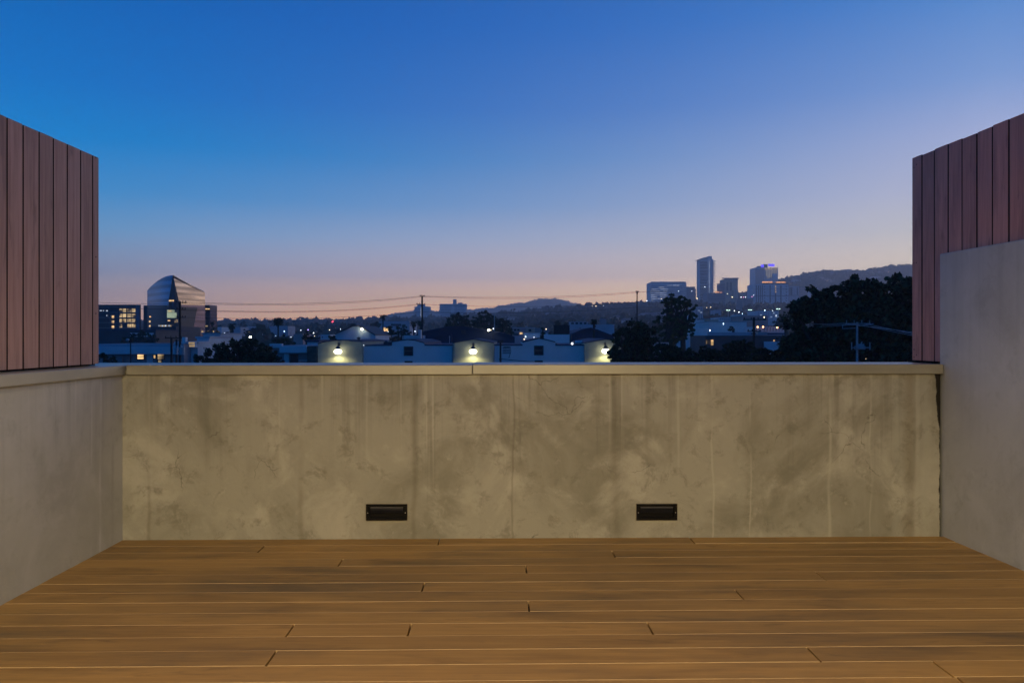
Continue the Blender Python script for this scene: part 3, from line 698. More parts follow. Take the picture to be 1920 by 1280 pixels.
# far mid-ground left and centre
m1 = bldg(711, 768, 602, 380, 30, M['pale'], 'long pale building with one dark window band above the palms', roof=None)
pane(m1, 733, 752, 607, 611, M['pane']); pane(m1, 718, 728, 614, 621, M['litwarm'], name='lit_window')
m2 = bldg(601, 619, 627, 160, 8, M['white2'], 'small white block with a dark port window next to a dark tree')
pane(m2, 604, 605.5, 631, 633, M['pane'])
m3 = bldg(550, 568, 626, 190, 8, M['pink'], 'small pinkish brown block between two dark round trees')
m4 = bldg(576, 597, 641, 100, 8, M['bluew'], 'low blue roof block beside the leftmost tan bay', roof=M['roofd'])
m5 = bldg(505, 540, 611, 420, 14, M['pale'], 'pale long roof behind the lone round palm')
m6 = bldg(462, 481, 613, 500, 14, M['pale'], 'pale flat block with a white roof line below the horizon palms', roof=M['white'])
m7 = bldg(438, 451, 613, 400, 12, M['pale'], 'small pale block behind the bushy dark palm')
m8 = bldg(408, 415, 613, 420, 12, M['bluew'], 'small pale block at the right edge of the glass tower')
c1 = bldg(961, 986, 615, 260, 12, M['pink'], 'two storey flats with dark windows and a lit lower corner', roof=M['pale'])
grid(c1, 963, 975, 616, 621, 2, 1, .7, .7, M['pane']); pane(c1, 974.5, 980, 623, 626.5, M['litwarm'], name='lit_window'); pane(c1, 962, 973, 624, 629, M['dark'], name='opening')
c2 = bldg(985, 1003, 615, 262, 12, M['tan'], 'tan flats with one dark window next to the thin cypress', roof=M['pale'])
pane(c2, 991, 996, 617, 621.5, M['pane'])
c3 = bldg(983, 1013, 624, 150, 8, M['white'], 'white parapet block with two small bright lamps behind the pointed gable')
c4 = bldg(1020, 1028, 624.5, 150, 6, M['white2'], 'narrow white block between the cypress and the parapet block')
c5 = bldg(963, 983, 630, 130, 10, M['pale'], 'pale low roof beyond the right end of the big dark roof')
c6 = bldg(1003, 1030, 615, 300, 10, M['mid'], 'grey block with a lit doorway beyond the thin cypress')
# hillside blocks
h1 = bldg(1088, 1127, 582, 1150, 30, M['pale'], 'pale hillside flats in three steps with small lit windows', roof=M['white2'])
grid(h1, 1090, 1126, 583, 597, 6, 3, .45, .45, M['pane'], [M['litcool']], .15)
h2 = bldg(1108, 1129, 592, 900, 25, M['white2'], 'white apartment block stepping down below the hillside flats'); grid(h2, 1109, 1128, 593, 598, 5, 1, .5, .6, M['pane'])
h3 = bldg(1089, 1094, 577, 1250, 12, M['white'], 'tiny white gabled house on the ridge above the hillside flats')
h4 = bldg(1157, 1167, 596, 800, 20, M['bluew'], 'small pale hillside block above the dark tree top')
h5 = bldg(1185, 1194, 584, 1000, 20, M['pale'], 'pale block with lit windows touching the thin far pole')
pane(h5, 1188, 1193, 586, 589, M['litcool'], name='lit_window')
h6 = bldg(1060, 1078, 593, 900, 25, M['mid'], 'grey hillside block with a lit roof edge'); pane(h6, 1066, 1073, 593.5, 595, M['litpale'], name='lit_window')
h7 = bldg(1303, 1318, 575, 700, 25, M['pale'], 'pale terraced flats right of the tall two trunk tree'); grid(h7, 1304, 1317, 577, 594, 3, 5, .7, .3, M['pane'], [M['litcool']], .2)
h8 = bldg(1304, 1318, 590, 420, 20, M['white2'], 'white lower terrace house right of the tall two trunk tree'); grid(h8, 1305, 1317, 591, 597, 3, 2, .6, .4, M['pane'])

# ------------------------------------------------------------------ the wedge shaped glass tower on the left
d = 300.; S = d/F; KT = .6
def tw(px, py): return ((px-960)*S, EYE+(630-py)*S)
M['glassL'] = glassy('blue_mirror_glass', (.13,.28,.42), .07, .95, .30, .30, floor=2.6)
M['glassR'] = glassy('bronze_mirror_glass', (.74,.60,.50), .09, .95, .42, .34, .25, floor=2.2)
M['glassP'] = glassy('purple_lower_glass', (.22,.17,.24), .25, .8, .25, .30, floor=2.6)
M['glassD'] = glassy('dark_office_glass', (.012,.014,.022), .45, .0, .4, .3)
gt = empty('glass_tower', (tw(330, 0)[0], d, H(tw(330,0)[0], d)-1), 'wedge shaped mirror glass office tower with a pointed prow', 'building', None)
gz = gt.location.z; gx0 = gt.location.x
def LZ(py, dd=d): return EYE+(630-py)*dd/F-gz
def LX(px, dd=d): return (px-960)*dd/F-gx0
# right facade: plane receding away to the right, so that it mirrors the bright western sky
def sheet(pts, mat, name, thick=.25):
    a = np.array(pts, float); n = np.cross(a[1]-a[0], a[2]-a[0]); n /= np.linalg.norm(n)
    if n[1] > 0: n = -n
    b_ = a-n*thick; k = len(a)
    m = MB().add([tuple(v) for v in a]+[tuple(v) for v in b_], [tuple(range(k)), tuple(range(k, 2*k))[::-1]]+[(i, (i+1) % k, k+(i+1) % k, k+i) for i in range(k)])
    return m.build(name, mat, gt)
dR = 317.4
nR_ = np.array((.945, -.322, .03)); nR_ /= np.linalg.norm(nR_)
p0_ = np.array(P(333, 572, 303))
def onfac(px, py):
    o_ = np.array((0, 0, EYE)); v_ = np.array(((px-960)/F, 1, (630-py)/F)); t_ = np.dot(p0_-o_, nR_)/np.dot(v_, nR_)
    return tuple(o_+v_*t_-np.array(gt.location))
sheet([onfac(333.2, 572), onfac(384.5, 572.8), onfac(384.5, 549), onfac(324.8, 515.6)], M['glassR'], 'upper_facade')
sheet([onfac(333.2, 640)[:2]+(0,), onfac(384.5, 640)[:2]+(0,), onfac(384.5, 572.8), onfac(333.2, 572)], M['glassP'], 'lower_facade')  # purple tint stands in for the reflection of other buildings
# left wing: curved wall whose roof edge sweeps up to the prow
n = 18; m = MB(); vs = []; lo_ = []
for k in range(n+1):
    t = k/n; px = 276+(324.6-276)*t
    pyt = 545-29*math.sin(t*math.pi/2*1.0)**.85 if t > 0 else 545
    yy = 18*(1-math.sin((t)*math.pi/2))**1.0*1.0+0
    dd = d+yy; vs.append((LX(px, dd), yy, LZ(pyt, dd)))
    lo_.append((LX(px, dd), yy, LZ(572, dd)))
top = vs; allv = lo_+top; fs = [(k, k+1, n+2+k, n+1+k) for k in range(n)]
m.add(allv, fs); m.build('curved_facade', M['glassL'], gt, smooth=True)
low_ = [(p[0], p[1], 0) for p in lo_]; m = MB().add(low_+[(p[0], p[1]+.001, p[2]-.001) for p in lo_], fs); m.build('lower_curved_facade', M['glassD'], gt, smooth=True)
# dark prow wedge between the two
sheet([(LX(314), -.9, 0), (LX(337), 2.4, 0), (LX(333.5), 1.8, LZ(572)), (LX(325), -.25, LZ(515.6)), (LX(318), -.6, LZ(560))], M['glassD'], 'prow', .3)
# roof and solid body behind
pts = [(p[0]+.4, p[1]+.4) for p in top]+[(LX(384, dR), dR-d+.5), (LX(384, 336), 37), (LX(285, 336), 37)]
MB().prism(pts, .5, LZ(572)-.5).build('core', M['glassD'], gt)
m = MB(); vv = [tuple(np.array(p)+(0,.3,-.2)) for p in top]+[(LX(384, dR), dR-d+.3, LZ(549, dR)-.3)]
bkz = LZ(548, 545)
m.add(vv+[(LX(330), 27, LZ(546, 327))], [(i+1, i, len(vv)) for i in range(len(vv)-1)]); m.build('roof', M['dark'], gt)
gt['_d'] = d; gt['_xc'] = gx0; gt['_zb'] = gz
for a in ((319.5,328.8,562.5,565.2,'litwarm'),(316,330,581,585.5,'litgreen'),(318,326,582,584.6,'litgold'),(317,322,600,602,'litwarm'),(330,336.4,599,604.5,'litgold'),
          (316,334,586,596,'litgreen'),(283,286,592.5,595,'litwarm'),(282.5,285.5,601,604.5,'litwarm'),(282.5,285,609.5,612.5,'litwarm')):
    pane(gt, *a[:4], M[a[4]], name='lit_window', yoff=-1.3, d=300)
for i in range(8): pane(gt, 300+i*3.1, 302.2+i*3.1, 609.3, 612, M['litgold' if i % 2 else 'litcool'], name='lit_window', yoff=-1.3)
for i in range(7):
    yy = 1.6+i*2.5; pane(gt, 343+i*5.6, 347+i*5.6, 619.8, 622.8, M['litgold'], name='lit_window', yoff=yy)
w1 = bldg(384.5, 394, 571.5, 327, 7.7, M['glassP'], 'purple glass wing with a dark slot on the right of the tower', 'building', name='glass_wing')
pane(w1, 384.6, 393.8, 571.8, 625, M['glassD'], name='dark_slot', proud=.3)
pane(w1, 384.9, 393.5, 578.3, 580, M['litwarm'], name='lit_window', proud=.6); pane(w1, 385.5, 390.5, 610, 612.3, M['litgold'], name='lit_window', proud=.6)
w2 = bldg(269, 275.3, 572.5, 300, .5, M['glassD'], 'narrow dark glass slab standing apart left of the tower', 'building', name='glass_slab')
w3 = bldg(150, 262, 571, 300, .9, M['glassD'], 'low dark glass office with an orange lit floor grid', 'building', name='glass_office')
for i in range(4):
    y0 = 578.5+i*9.6
    for (x0, x1) in ((224,229),(230,236.5),(239,246),(247,254)):
        if i == 3 and x0 == 230: continue
        pane(w3, x0, x1, y0, y0+6.6, M['litgold'], name='lit_window', frame=None)
for i in range(3): pane(w3, 209.5, 214, 591.5+i*9.4, 596.5+i*9.4, M['litwarm'], name='lit_window')
for a in ((187,191,581.5,583),(193,195,581.5,583),(199,202,581.5,583.5),(199.5,201,590.5,592.5)): pane(w3, *a, M['litcool'], name='lit_window')
for i in range(5): pane(w3, 150, 262.4, 575.5+i*9.6, 576.3+i*9.6, M['mid'], name='floor_band', proud=.2)
pane(w3, 256.5, 262.5, 571.2, 620, M['glassP'], name='end_pier', proud=.4)

# ------------------------------------------------------------------ two blocks on the skyline in the middle
k1 = bldg(777, 805, 574.5, 1500, 30, M['white2'], 'smaller skyline block with a vertical line of lit windows', 'apartment block', name='apartment_block')
pane(k1, 782, 797, 569.8, 574.4, M['pale'], name='roof_house', proud=-2, yoff=3); 
for i in range(8): pane(k1, 788.4, 790, 577+i*3.2, 578.6+i*3.2, M['litcool'], name='lit_window')
for i in range(7): pane(k1, 778, 787.5, 577.5+i*3.3, 578.9+i*3.3, M['mid'], name='window_band'); pane(k1, 791.5, 804.5, 577.5+i*3.3, 578.9+i*3.3, M['mid'], name='window_band')
k2 = bldg(824.5, 874, 569.5, 1500, 35, M['white2'], 'wide skyline block with side balconies and a lift tower on the roof', 'apartment block', name='apartment_block')
pane(k2, 849, 856, 560.8, 569.4, M['white2'], name='lift_tower', proud=-2, yoff=4); pane(k2, 858, 867, 567, 569.4, M['pale'], name='roof_house', proud=-2, yoff=6)
for i in range(8):
    pane(k2, 827, 846, 571.6+i*3, 572.9+i*3, M['mid'], name='window_band'); pane(k2, 852, 871, 571.6+i*3, 572.9+i*3, M['mid'], name='window_band')
    pane(k2, 823.3, 826, 571+i*3, 571.8+i*3, M['white2'], name='balcony', proud=1.5); pane(k2, 872.5, 875.2, 571+i*3, 571.8+i*3, M['white2'], name='balcony', proud=1.5)

# ------------------------------------------------------------------ skyline on the right
D1 = 1500.
r1 = bldg(1219, 1287, 529.5, D1, 40, M['white2'], 'broad rounded office block with staggered bright window bands', 'office block', name='office_block')
pane(r1, 1221, 1286, 528, 529.6, M['pale'], name='roof_edge', proud=-1)
random.seed(5)
for i in range(9):
    y0 = 534+i*3.6
    pane(r1, 1219.4, 1286.5, y0+1.9, y0+3.0, M['mid'], name='window_band', proud=.3)
    segs = {0:[(1251,1260),(1262,1274)],1:[(1235,1245)],2:[(1222,1234),(1238,1253)],3:[(1220,1238),(1243,1251)],4:[(1220,1224),(1227,1250)],5:[(1220,1235),(1237,1251)],6:[(1220,1232),(1238,1250)],7:[(1221,1243)],8:[(1221,1225)]}[i]
    for a, b_ in segs: pane(r1, a, b_, y0+.3, y0+1.5, M['litpale'], name='lit_band', proud=.5)
r2 = bldg(1287, 1303, 537.5, D1, 40, M['mid'], 'lower stepped wing on the right end of the rounded office block', 'office block', name='office_block')
pane(r2, 1303, 1306, 541, 575, M['mid'], name='side_wing', proud=-3, yoff=5)
# round edged balcony tower
r3x = (1325-960)*1450/F; r3 = empty('residential_tower', (r3x, 1450, H(r3x, 1450)-2), 'tall residential tower with balconies jutting out at every floor', 'tower')
zb = r3.location.z; 
def RZ(py): return EYE+(630-py)*1450/F-zb
def RX(px): return (px-960)*1450/F-r3x
MB().xprism([(RX(1312.5),0),(RX(1337.5),0),(RX(1337.5),RZ(485.8)),(RX(1334.8),RZ(485.8)),(RX(1334.8),RZ(480.2)),(RX(1328.5),RZ(480.2)),(RX(1328.5),RZ(481.8)),(RX(1320),RZ(483.2)),(RX(1312.5),RZ(485.8))], 0, 26).build('wall', M['white2'], r3)
MB().xprism([(RX(1308.2),RZ(487.6)),(RX(1320),RZ(483.7)),(RX(1327),RZ(482.3)),(RX(1327),RZ(481.8)),(RX(1319.5),RZ(482.9)),(RX(1308.2),RZ(486.8))], -4, 24).build('roof', M['mid'], r3)
for i in range(26):
    py = 489+i*2.82; t = i/25
    l0 = 1308.4+3.0*t; r0 = 1341.4-2.6*t*t-((i % 2)*.8)
    MB().box(RX(l0), -3.5, RZ(py+.7), RX(1326.6), .2, RZ(py)).build('balcony', M['white'], r3)
    MB().box(RX(1335.5), -3., RZ(py+.7), RX(r0), 10, RZ(py)).build('balcony', M['white'], r3)
    MB().box(RX(1312.6), -.25, RZ(py+2.6), RX(1326.6), -.02, RZ(py+.9)).build('window_band', M['dark'] if i % 5 else M['mid'], r3)
    if i < 22: MB().box(RX(1329.3), -.3, RZ(py+1.4), RX(1330.7), 0, RZ(py+.4)).build('lit_window', M['litcool'], r3)
# stepped hotel block beside it
r4 = bldg(1359, 1383.5, 523, 1400, 35, M['tan'], 'stepped tan tower with an overhanging flat roof and orange lit terrace', 'tower', name='stepped_tower')
pane(r4, 1353, 1384.5, 520.9, 523, M['mid'], name='roof', proud=2.5)
for a in ((1362,1365.5),(1368.5,1372)): pane(r4, a[0], a[1], 529, 545, M['dark'], name='window_band', proud=.4)
for i in range(6): pane(r4, 1344+i*1.6-(4 if i > 3 else 0), 1359.5, 531.5+i*3, 532.8+i*3, M['mid'], name='balcony', proud=3)
pane(r4, 1345, 1359, 533, 562, M['mid'], name='side_wing', proud=-1, yoff=2)
pane(r4, 1340, 1348, 546.6, 548.6, M['litorange'], name='lit_window', proud=1.2); pane(r4, 1350, 1353.5, 546.3, 549, M['litorange'], name='lit_window', proud=1.2)
pane(r4, 1376, 1383.4, 544.5, 560, M['tan'], name='lower_block', proud=3); pane(r4, 1369.5, 1375, 552.5, 560, M['tan'], name='lower_block', proud=2)
r5 = bldg(1326, 1360, 549, 1300, 30, M['mid'], 'low terraced block joining the balcony tower and the stepped tower', 'building')
for i in range(5): pane(r5, 1327, 1359, 551+i*3, 552.2+i*3, M['dark'], name='window_band')
# hotel with purple roof sign
r6 = bldg(1416.3, 1458.8, 501.5, 1900, 45, M['white2'], 'square hotel tower with purple lit roof signs', 'hotel', name='hotel_tower')
pane(r6, 1416.4, 1433, 503.5, 548, M['mid'], name='side_wall', proud=.5)
for i in range(8): pane(r6, 1434.5+i*3, 1436.1+i*3, 503.5, 524-((i*7) % 5), M['tan'], name='pilaster', proud=1.2)
for i in range(6): pane(r6, 1434.2+i*4, 1437+i*4, 502, 505.5, M['litgold'], name='lit_window', proud=1.5)
M['fin'] = emis('faintly_lit_fin', (1,.80,.42), .38, base=(.4,.38,.3))
for i in range(7): pane(r6, 1436.3+i*3, 1437.2+i*3, 504.5, 517+(i*5) % 6, M['fin'], name='lit_fin', proud=1.0)
pane(r6, 1422, 1440, 498, 501.4, M['dark'], name='roof_house', proud=-6, yoff=8)
pane(r6, 1426.3, 1431.8, 496, 501.2, M['litpurple'], name='roof_sign', proud=0, yoff=-1); pane(r6, 1440, 1452, 494.8, 499.5, M['litpurple'], name='roof_sign', proud=0, yoff=-1)
pane(r6, 1432, 1440, 495, 501.2, M['dark'], name='roof_house', proud=-2, yoff=3)
pane(r6, 1448, 1456.5, 513, 524, M['bluew'], name='side_block', proud=2)
# blue slab block
r7 = bldg(1415, 1478, 532.5, 1250, 40, M['bluew'], 'wide blue slab block with dark vertical slots and lit roof terrace', 'office block', name='slab_block')
for a, b_ in ((1417.3,1419),(1421.3,1423),(1424.7,1426.3),(1428.5,1430),(1443,1445),(1453,1455.3),(1463,1465.2)): pane(r7, a, b_, 535, 568, M['dark'], name='window_slot', proud=.2)
for i in range(3): pane(r7, 1453.2, 1455, 536+i*5, 538+i*5, M['litwarm'], name='lit_window', proud=.5)
for x in (1433.5, 1474.2):
    for i in range(6): pane(r7, x-.8, x+.8, 536+i*5.4, 538+i*5.4, M['pane'], proud=.3)
pane(r7, 1415.2, 1478, 554.2, 555.2, M['dark'], name='floor_band', proud=.6); pane(r7, 1415.2, 1478, 541.4, 542, M['mid'], name='floor_band', proud=.6)
pane(r7, 1430.5, 1449.5, 527.4, 530.2, M['litorange'], name='roof_terrace', proud=-1, yoff=3); pane(r7, 1456, 1474.5, 527.8, 530.0, M['litorange'], name='roof_terrace', proud=-1, yoff=3)
pane(r7, 1430, 1479, 530.2, 532.5, M['dark'], name='roof_edge', proud=.5)
r8 = bldg(1478.4, 1498, 536.5, 1270, 40, M['pale'], 'pale lower block attached right of the blue slab', 'office block', name='office_block')
for a, b_ in ((1480,1482),(1482.6,1485.5),(1494,1496)): pane(r8, a, b_, 539, 553, M['dark'], name='window_slot')
pane(r8, 1478.4, 1498, 553.4, 554.3, M['dark'], name='floor_band', proud=.5)
r9 = bldg(1498.5, 1514, 539, 1300, 40, M['pink'], 'pinkish end block before the hill with dark windows', 'office block', name='office_block'); grid(r9, 1499, 1513, 541, 560, 4, 4, .5, .5, M['mid'])
r10 = bldg(1516, 1534, 539.5, 1400, 30, M['white2'], 'pale hillside block half behind the big dark tree', 'building')
r11 = bldg(1392, 1412, 560, 900, 25, M['mid'], 'grey row of shops with coloured lights below the stepped tower', 'building')

# ------------------------------------------------------------------ blue mid-ground yard buildings on the right
y1 = bldg(1312, 1358, 600, 240, 16, M['white'], 'white industrial shed with a lit white parapet strip', roof=None)
pane(y1, 1320.5, 1346, 599.3, 606, M['tan'], name='parapet_strip', proud=.6)
y2 = bldg(1329, 1400, 604, 215, 14, M['white'], 'long white industrial shed behind the dark hedge', roof=M['roofp'])
y3 = bldg(1296, 1330, 616, 170, 10, M['white'], 'white annex with two small bright lamps beside the hedge', roof=None)
y3b = bldg(1289, 1303, 631, 150, 10, M['white2'], 'low white box at the hedge end lit by one small lamp')
y4 = bldg(1392, 1440, 592.5, 260, 14, M['pink'], 'pinkish block with a bright gable lamp behind the crossarm pole', roof=M['roofp'])
y5 = bldg(1416, 1472, 612.5, 165, 8, M['white2'], 'pale roof terrace with four warm lamps beside the big dark tree', roof=None)
for i in range(7): pane(y5, 1432+i*5.6, 1433.6+i*5.6, 614, 621, M['mid'], name='opening')
y6 = bldg(1322, 1480, 629, 120, 10, M['dark'], 'long dark fronted building with a pale roof band above the hedge', roof=None)
pane(y6, 1330, 1475, 622.8, 628.8, M['pale'], name='roof_band', proud=-.3, yoff=1)
pane(y6, 1410, 1474, 624.3, 626.5, M['roofd'], name='roof_band', proud=.2, yoff=.6)
pane(y6, 1324, 1331, 637.5, 645, M['litgold'], name='lit_window'); pane(y6, 1333, 1337.5, 637, 647, M['litwarm'], name='lit_window')
pane(y6, 1450, 1452.5, 637, 645, M['litwarm'], name='lit_window'); pane(y6, 1452.8, 1454.8, 642, 645, M['litwarm'], name='lit_window')
pane(y6, 1432, 1475, 640, 665, M['bluew'], name='wall_panel', proud=.3)
y7 = bldg(1320, 1348, 596, 330, 12, M['mid'], 'grey house with a red tile roof behind the white shed', roof=None)
o = pane(y7, 1319, 1349, 592.5, 596.5, M['redroof'], name='roof', proud=.6)
y8 = bldg(1347, 1371, 594.5, 300, 12, M['white2'], 'white house front with balconies next to the red roof', roof=None); grid(y8, 1349, 1369, 596, 602, 5, 2, .6, .5, M['mid'])
y9 = bldg(1382, 1398, 590, 330, 10, M['bluew'], 'blue box under the middle car park lamp')
y10 = bldg(1418, 1460, 583, 520, 20, M['bluew'], 'pale terraces stepping up behind the pinkish block'); grid(y10, 1420, 1458, 585, 596, 8, 3, .6, .35, M['mid'], [M['litcool']], .1)
y11 = bldg(1342, 1352, 581, 600, 16, M['pale'], 'small pale hillside house left of the nearest car park lamp')
sg = bldg(1226, 1253, 642.5, 68, .3, M['pale'], 'pale blank board with a light frame beyond the dark tree', 'board', name='blank_board', pyb=668)
pane(sg, 1225.4, 1253.6, 641.7, 642.5, M['white2'], name='frame', proud=.05); pane(sg, 1252.9, 1253.8, 642.5, 668, M['white2'], name='frame', proud=.05)
for x in (1230, 1249): pane(sg, x, x+1.2, 668, 905, M['dark'], name='post')

# ------------------------------------------------------------------ small things on the near roofs
def unit(px0, px1, py0, py1, d, dep, mat, label, legs=True):
    xc = ((px0+px1)/2-960)*d/F; zb = EYE+(630-py1)*d/F; hh = (py1-py0)*d/F; w2 = (px1-px0)*d/F/2
    r = empty('rooftop_unit', (xc, d, zb), label, 'rooftop unit', 'units on the near roofs')
    MB().box(-w2, 0, .06, w2, dep, hh).build('casing', mat, r, bevel=.02)
    MB().box(-w2*.8, -.03, hh*.25, w2*.8, -.002, hh*.85).build('grille', M['dark'], r)
    MB().box(-w2*.9, .05, 0, w2*.9, dep-.05, .055).build('curb', M['roofd'], r)
unit(719, 735, 641, 649, 78, 1.2, M['dark'], 'dark rooftop unit in front of the shrubby tree, on the round topped bay')
unit(720.5, 727, 638.5, 641.5, 79.5, .5, M['pale'], 'little pale box right behind the dark rooftop unit')
unit(934, 940.5, 645.5, 650, 78, .8, M['dark'], 'dark rooftop unit beside the short dark pole')
unit(1041.5, 1044, 642.5, 648.4, 78, .5, M['pale'], 'thin pale rooftop unit right of the pointed gable')
unit(865, 872, 618.5, 627, 99.4, .4, M['dark'], 'dark hatch box near the top of the big dark roof')
def stack(px, py0, py1, d, rad, mat, label, cap=True):
    x = (px-960)*d/F; z0 = EYE+(630-py1)*d/F; h = (py1-py0)*d/F
    r = empty('roof_vent', (x, d, z0), label, 'vent', 'vent pipes on the near roofs')
    MB().tube([(0,0,0),(0,0,h)], rad, 10).build('pipe', mat, r)
    if cap: MB().tube([(0,0,h+.002),(0,0,h+.05),(0,0,h+.16)], [rad*1.6,rad*1.7,rad*.5], 10).build('cowl', mat, r)
stack(672.5, 634.5, 642, 78, .13, M['dark'], 'dark stub vent on the leftmost lamp bay roof')
stack(755.5, 629.5, 641, 78, .035, M['white'], 'thin white pipe rising left of the small white block', cap=False)
stack(843, 632, 646, 95.5, .05, M['pale'], 'thin grey pipe on the low dark lean-to')
stack(925, 629, 640, 97.5, .06, M['dark'], 'dark pipe on the right slope of the big dark roof')
x = (1085-960)*79/F; z = EYE+(630-645.5)*79/F
tk = empty('roof_tank', (x, 79, z), 'pale lying tank beside the large white bulb', 'tank')
MB().tube([(-.36,0,.2),(-.33,0,.2),(.33,0,.2),(.36,0,.2)], [.08,.15,.15,.08], 12).build('shell', M['bluew'], tk)
for sx_ in (-.2, .2): MB().box(sx_-.03, -.1, -.2, sx_+.03, .1, .06).build('saddle', M['dark'], tk)

# ================================================================== TREES
def leafmat(name, col, var=.5):
    m, t, b = newmat(name); n, l = t.nodes, t.links
    geo = n.new('ShaderNodeNewGeometry'); r = n.new('ShaderNodeMapRange'); r.inputs['To Min'].default_value = 1-var; r.inputs['To Max'].default_value = 1+var
    l.new(geo.outputs['Random Per Island'], r.inputs['Value'])
    x = n.new('ShaderNodeVectorMath'); x.operation = 'SCALE'; x.inputs[0].default_value = col; l.new(r.outputs[0], x.inputs['Scale'])
    l.new(x.outputs[0], b.inputs['Base Color']); b.inputs['Roughness'].default_value = .75; b.inputs['Specular IOR Level'].default_value = .2
    return m
M['leaf'] = leafmat('dark_green_leaves', (.034,.052,.024), .75)
M['leaf2'] = leafmat('mid_green_leaves', (.05,.075,.03))
M['leaf3'] = leafmat('far_wood_leaves', (.045,.055,.035))
M['bark'] = simple('bark', (.05,.04,.03), .9, 0, .3, 3.)
M['frond'] = leafmat('palm_frond', (.035,.048,.022))
M['skirt'] = leafmat('dry_palm_skirt', (.05,.038,.022))
def leaf_cloud(blobs, n, size, seed, dens_core=True):
    """blobs: (x,y,z,r[,flat]) ; n leaves in all; returns V,F of quads spread in clumps through each blob"""
    g = np.random.default_rng(seed)
    B = np.array([b[:4] for b in blobs], float); wgt = B[:,3]**2; wgt /= wgt.sum()
    nc = max(6, n//34); ci = g.choice(len(B), nc, p=wgt)
    u = g.normal(size=(nc,3)); u /= np.linalg.norm(u, axis=1)[:,None]
    rr = g.uniform(.45, 1.0, nc)**.6*g.uniform(.88, 1.1, nc)
    cc = B[ci,:3]+u*(rr*B[ci,3])[:,None]*np.array((1,1,.92)); cs = B[ci,3]*g.uniform(.10,.26,nc)
    li = g.integers(0, nc, n); p = cc[li]+g.normal(size=(n,3))*(cs[li]*.62)[:,None]*np.array((1,1,.7))
    a = g.normal(size=(n,3)); a /= np.linalg.norm(a, axis=1)[:,None]
    b_ = np.cross(a, g.normal(size=(n,3))); b_ /= np.linalg.norm(b_, axis=1)[:,None]
    s = size*g.uniform(.55, 1.35, n)[:,None]
    q = np.stack([p-a*s*.5, p+b_*s*.28, p+a*s*.6, p-b_*s*.28], 1).reshape(-1,3)
    return q, np.arange(4*n).reshape(-1,4)
def tree(name, label, d, px, blobs, n, size, mat='leaf', trunks=1, group=None, spread=.5, cat='tree', seed=None, base=None):
    """blobs in photograph pixels (px, py, r) at distance d, given depth by a spread of their own"""
    seed = seed or int(px*7+d); g = random.Random(seed)
    x0 = (px-960)*d/F; zb = H(x0, d)
    r = empty(name, (x0, d, zb), label, cat, group)
    bl = []
    for (bx, by, br) in blobs:
        rad = br*d/F; dy = g.uniform(-spread, spread)*rad*1.2
        bl.append(((bx-px)*d/F, dy, EYE+(630-by)*d/F-zb, rad))
        if spread: bl.append(((bx-px)*d/F+g.uniform(-.2,.2)*rad, rad*g.uniform(.6,1.2), EYE+(630-by)*d/F-zb-rad*.15, rad*.85))
    Vv, Ff = leaf_cloud(bl, n, size, seed)
    np_mesh('crown', Vv, Ff, M[mat], r)
    m = MB(); top = max(b[2]+b[3]*.2 for b in bl); lowz = min(b[2]-b[3]*.5 for b in bl); hgt = top
    tr = max(.12, hgt*.022)
    for k in range(trunks):
        ox = (k-(trunks-1)/2)*tr*5
        fork = max(lowz+.2*(top-lowz), hgt*.3)
        m.tube([(ox,0,-.3),(ox+g.uniform(-.1,.1),0,fork*.5),(ox+g.uniform(-.2,.2),.0,fork)], [tr*1.25, tr, tr*.8], 8)
        for b in bl[k::max(1,trunks)][:9]:
            e = (b[0], b[1], b[2]); mid = ((ox+e[0])/2, e[1]/2, max(fork, (fork+e[2])/2-.1*b[3]))
            m.tube([(ox,0,fork-.1), mid, e], [tr*.7, tr*.4, tr*.14], 6)
    m.build('trunk', M['bark'], r)
    return r

tree('dense_tree', 'huge dark dense tree mass filling the right side up to the fence', 46, 1600,
     [(1496,600,24),(1500,575,18),(1520,572,26),(1545,562,28),(1540,600,34),(1505,640,34),(1575,555,26),(1600,548,30),(1585,600,45),(1628,545,30),(1655,548,26),(1682,544,28),(1712,546,32),(1640,600,52),(1700,605,55),(1560,650,48),(1620,660,50),(1690,665,52),(1745,560,38),(1760,620,55),(1512,690,40),(1590,700,50),(1670,710,50),(1740,690,50),(1483,655,22)], 52000, .30, trunks=3, spread=.4)
tree('leafy_tree', 'dark leafy tree with its lower left leaves lit by the bay lamp', 58, 1188,
     [(1190,622,24),(1165,632,18),(1215,628,20),(1160,658,20),(1188,655,26),(1220,655,16),(1170,685,26),(1204,690,26),(1152,678,12),(1180,720,30),(1148,662,9)], 16000, .24, mat='leaf', trunks=2, spread=.35)
tree('tall_tree', 'tall open crowned tree on two bare trunks beyond the blank board', 92, 1268,
     [(1262,556,10),(1250,566,9),(1276,562,11),(1290,567,10),(1299,576,8),(1264,574,12),(1284,584,13),(1252,588,12),(1298,594,9),(1240,602,11),(1268,602,15),(1290,608,13),(1242,620,12),(1272,625,16),(1298,622,9),(1258,642,14)], 9000, .30, mat='leaf2', trunks=2, spread=.4)
tree('round_tree', 'big dark round bush like tree in front of the low blue buildings', 60, 446,
     [(400,664,22),(425,652,18),(446,649,16),(470,651,18),(495,662,20),(380,680,16),(515,682,18),(420,690,34),(470,690,36),(446,668,24)], 15000, .24, trunks=1, spread=.5)
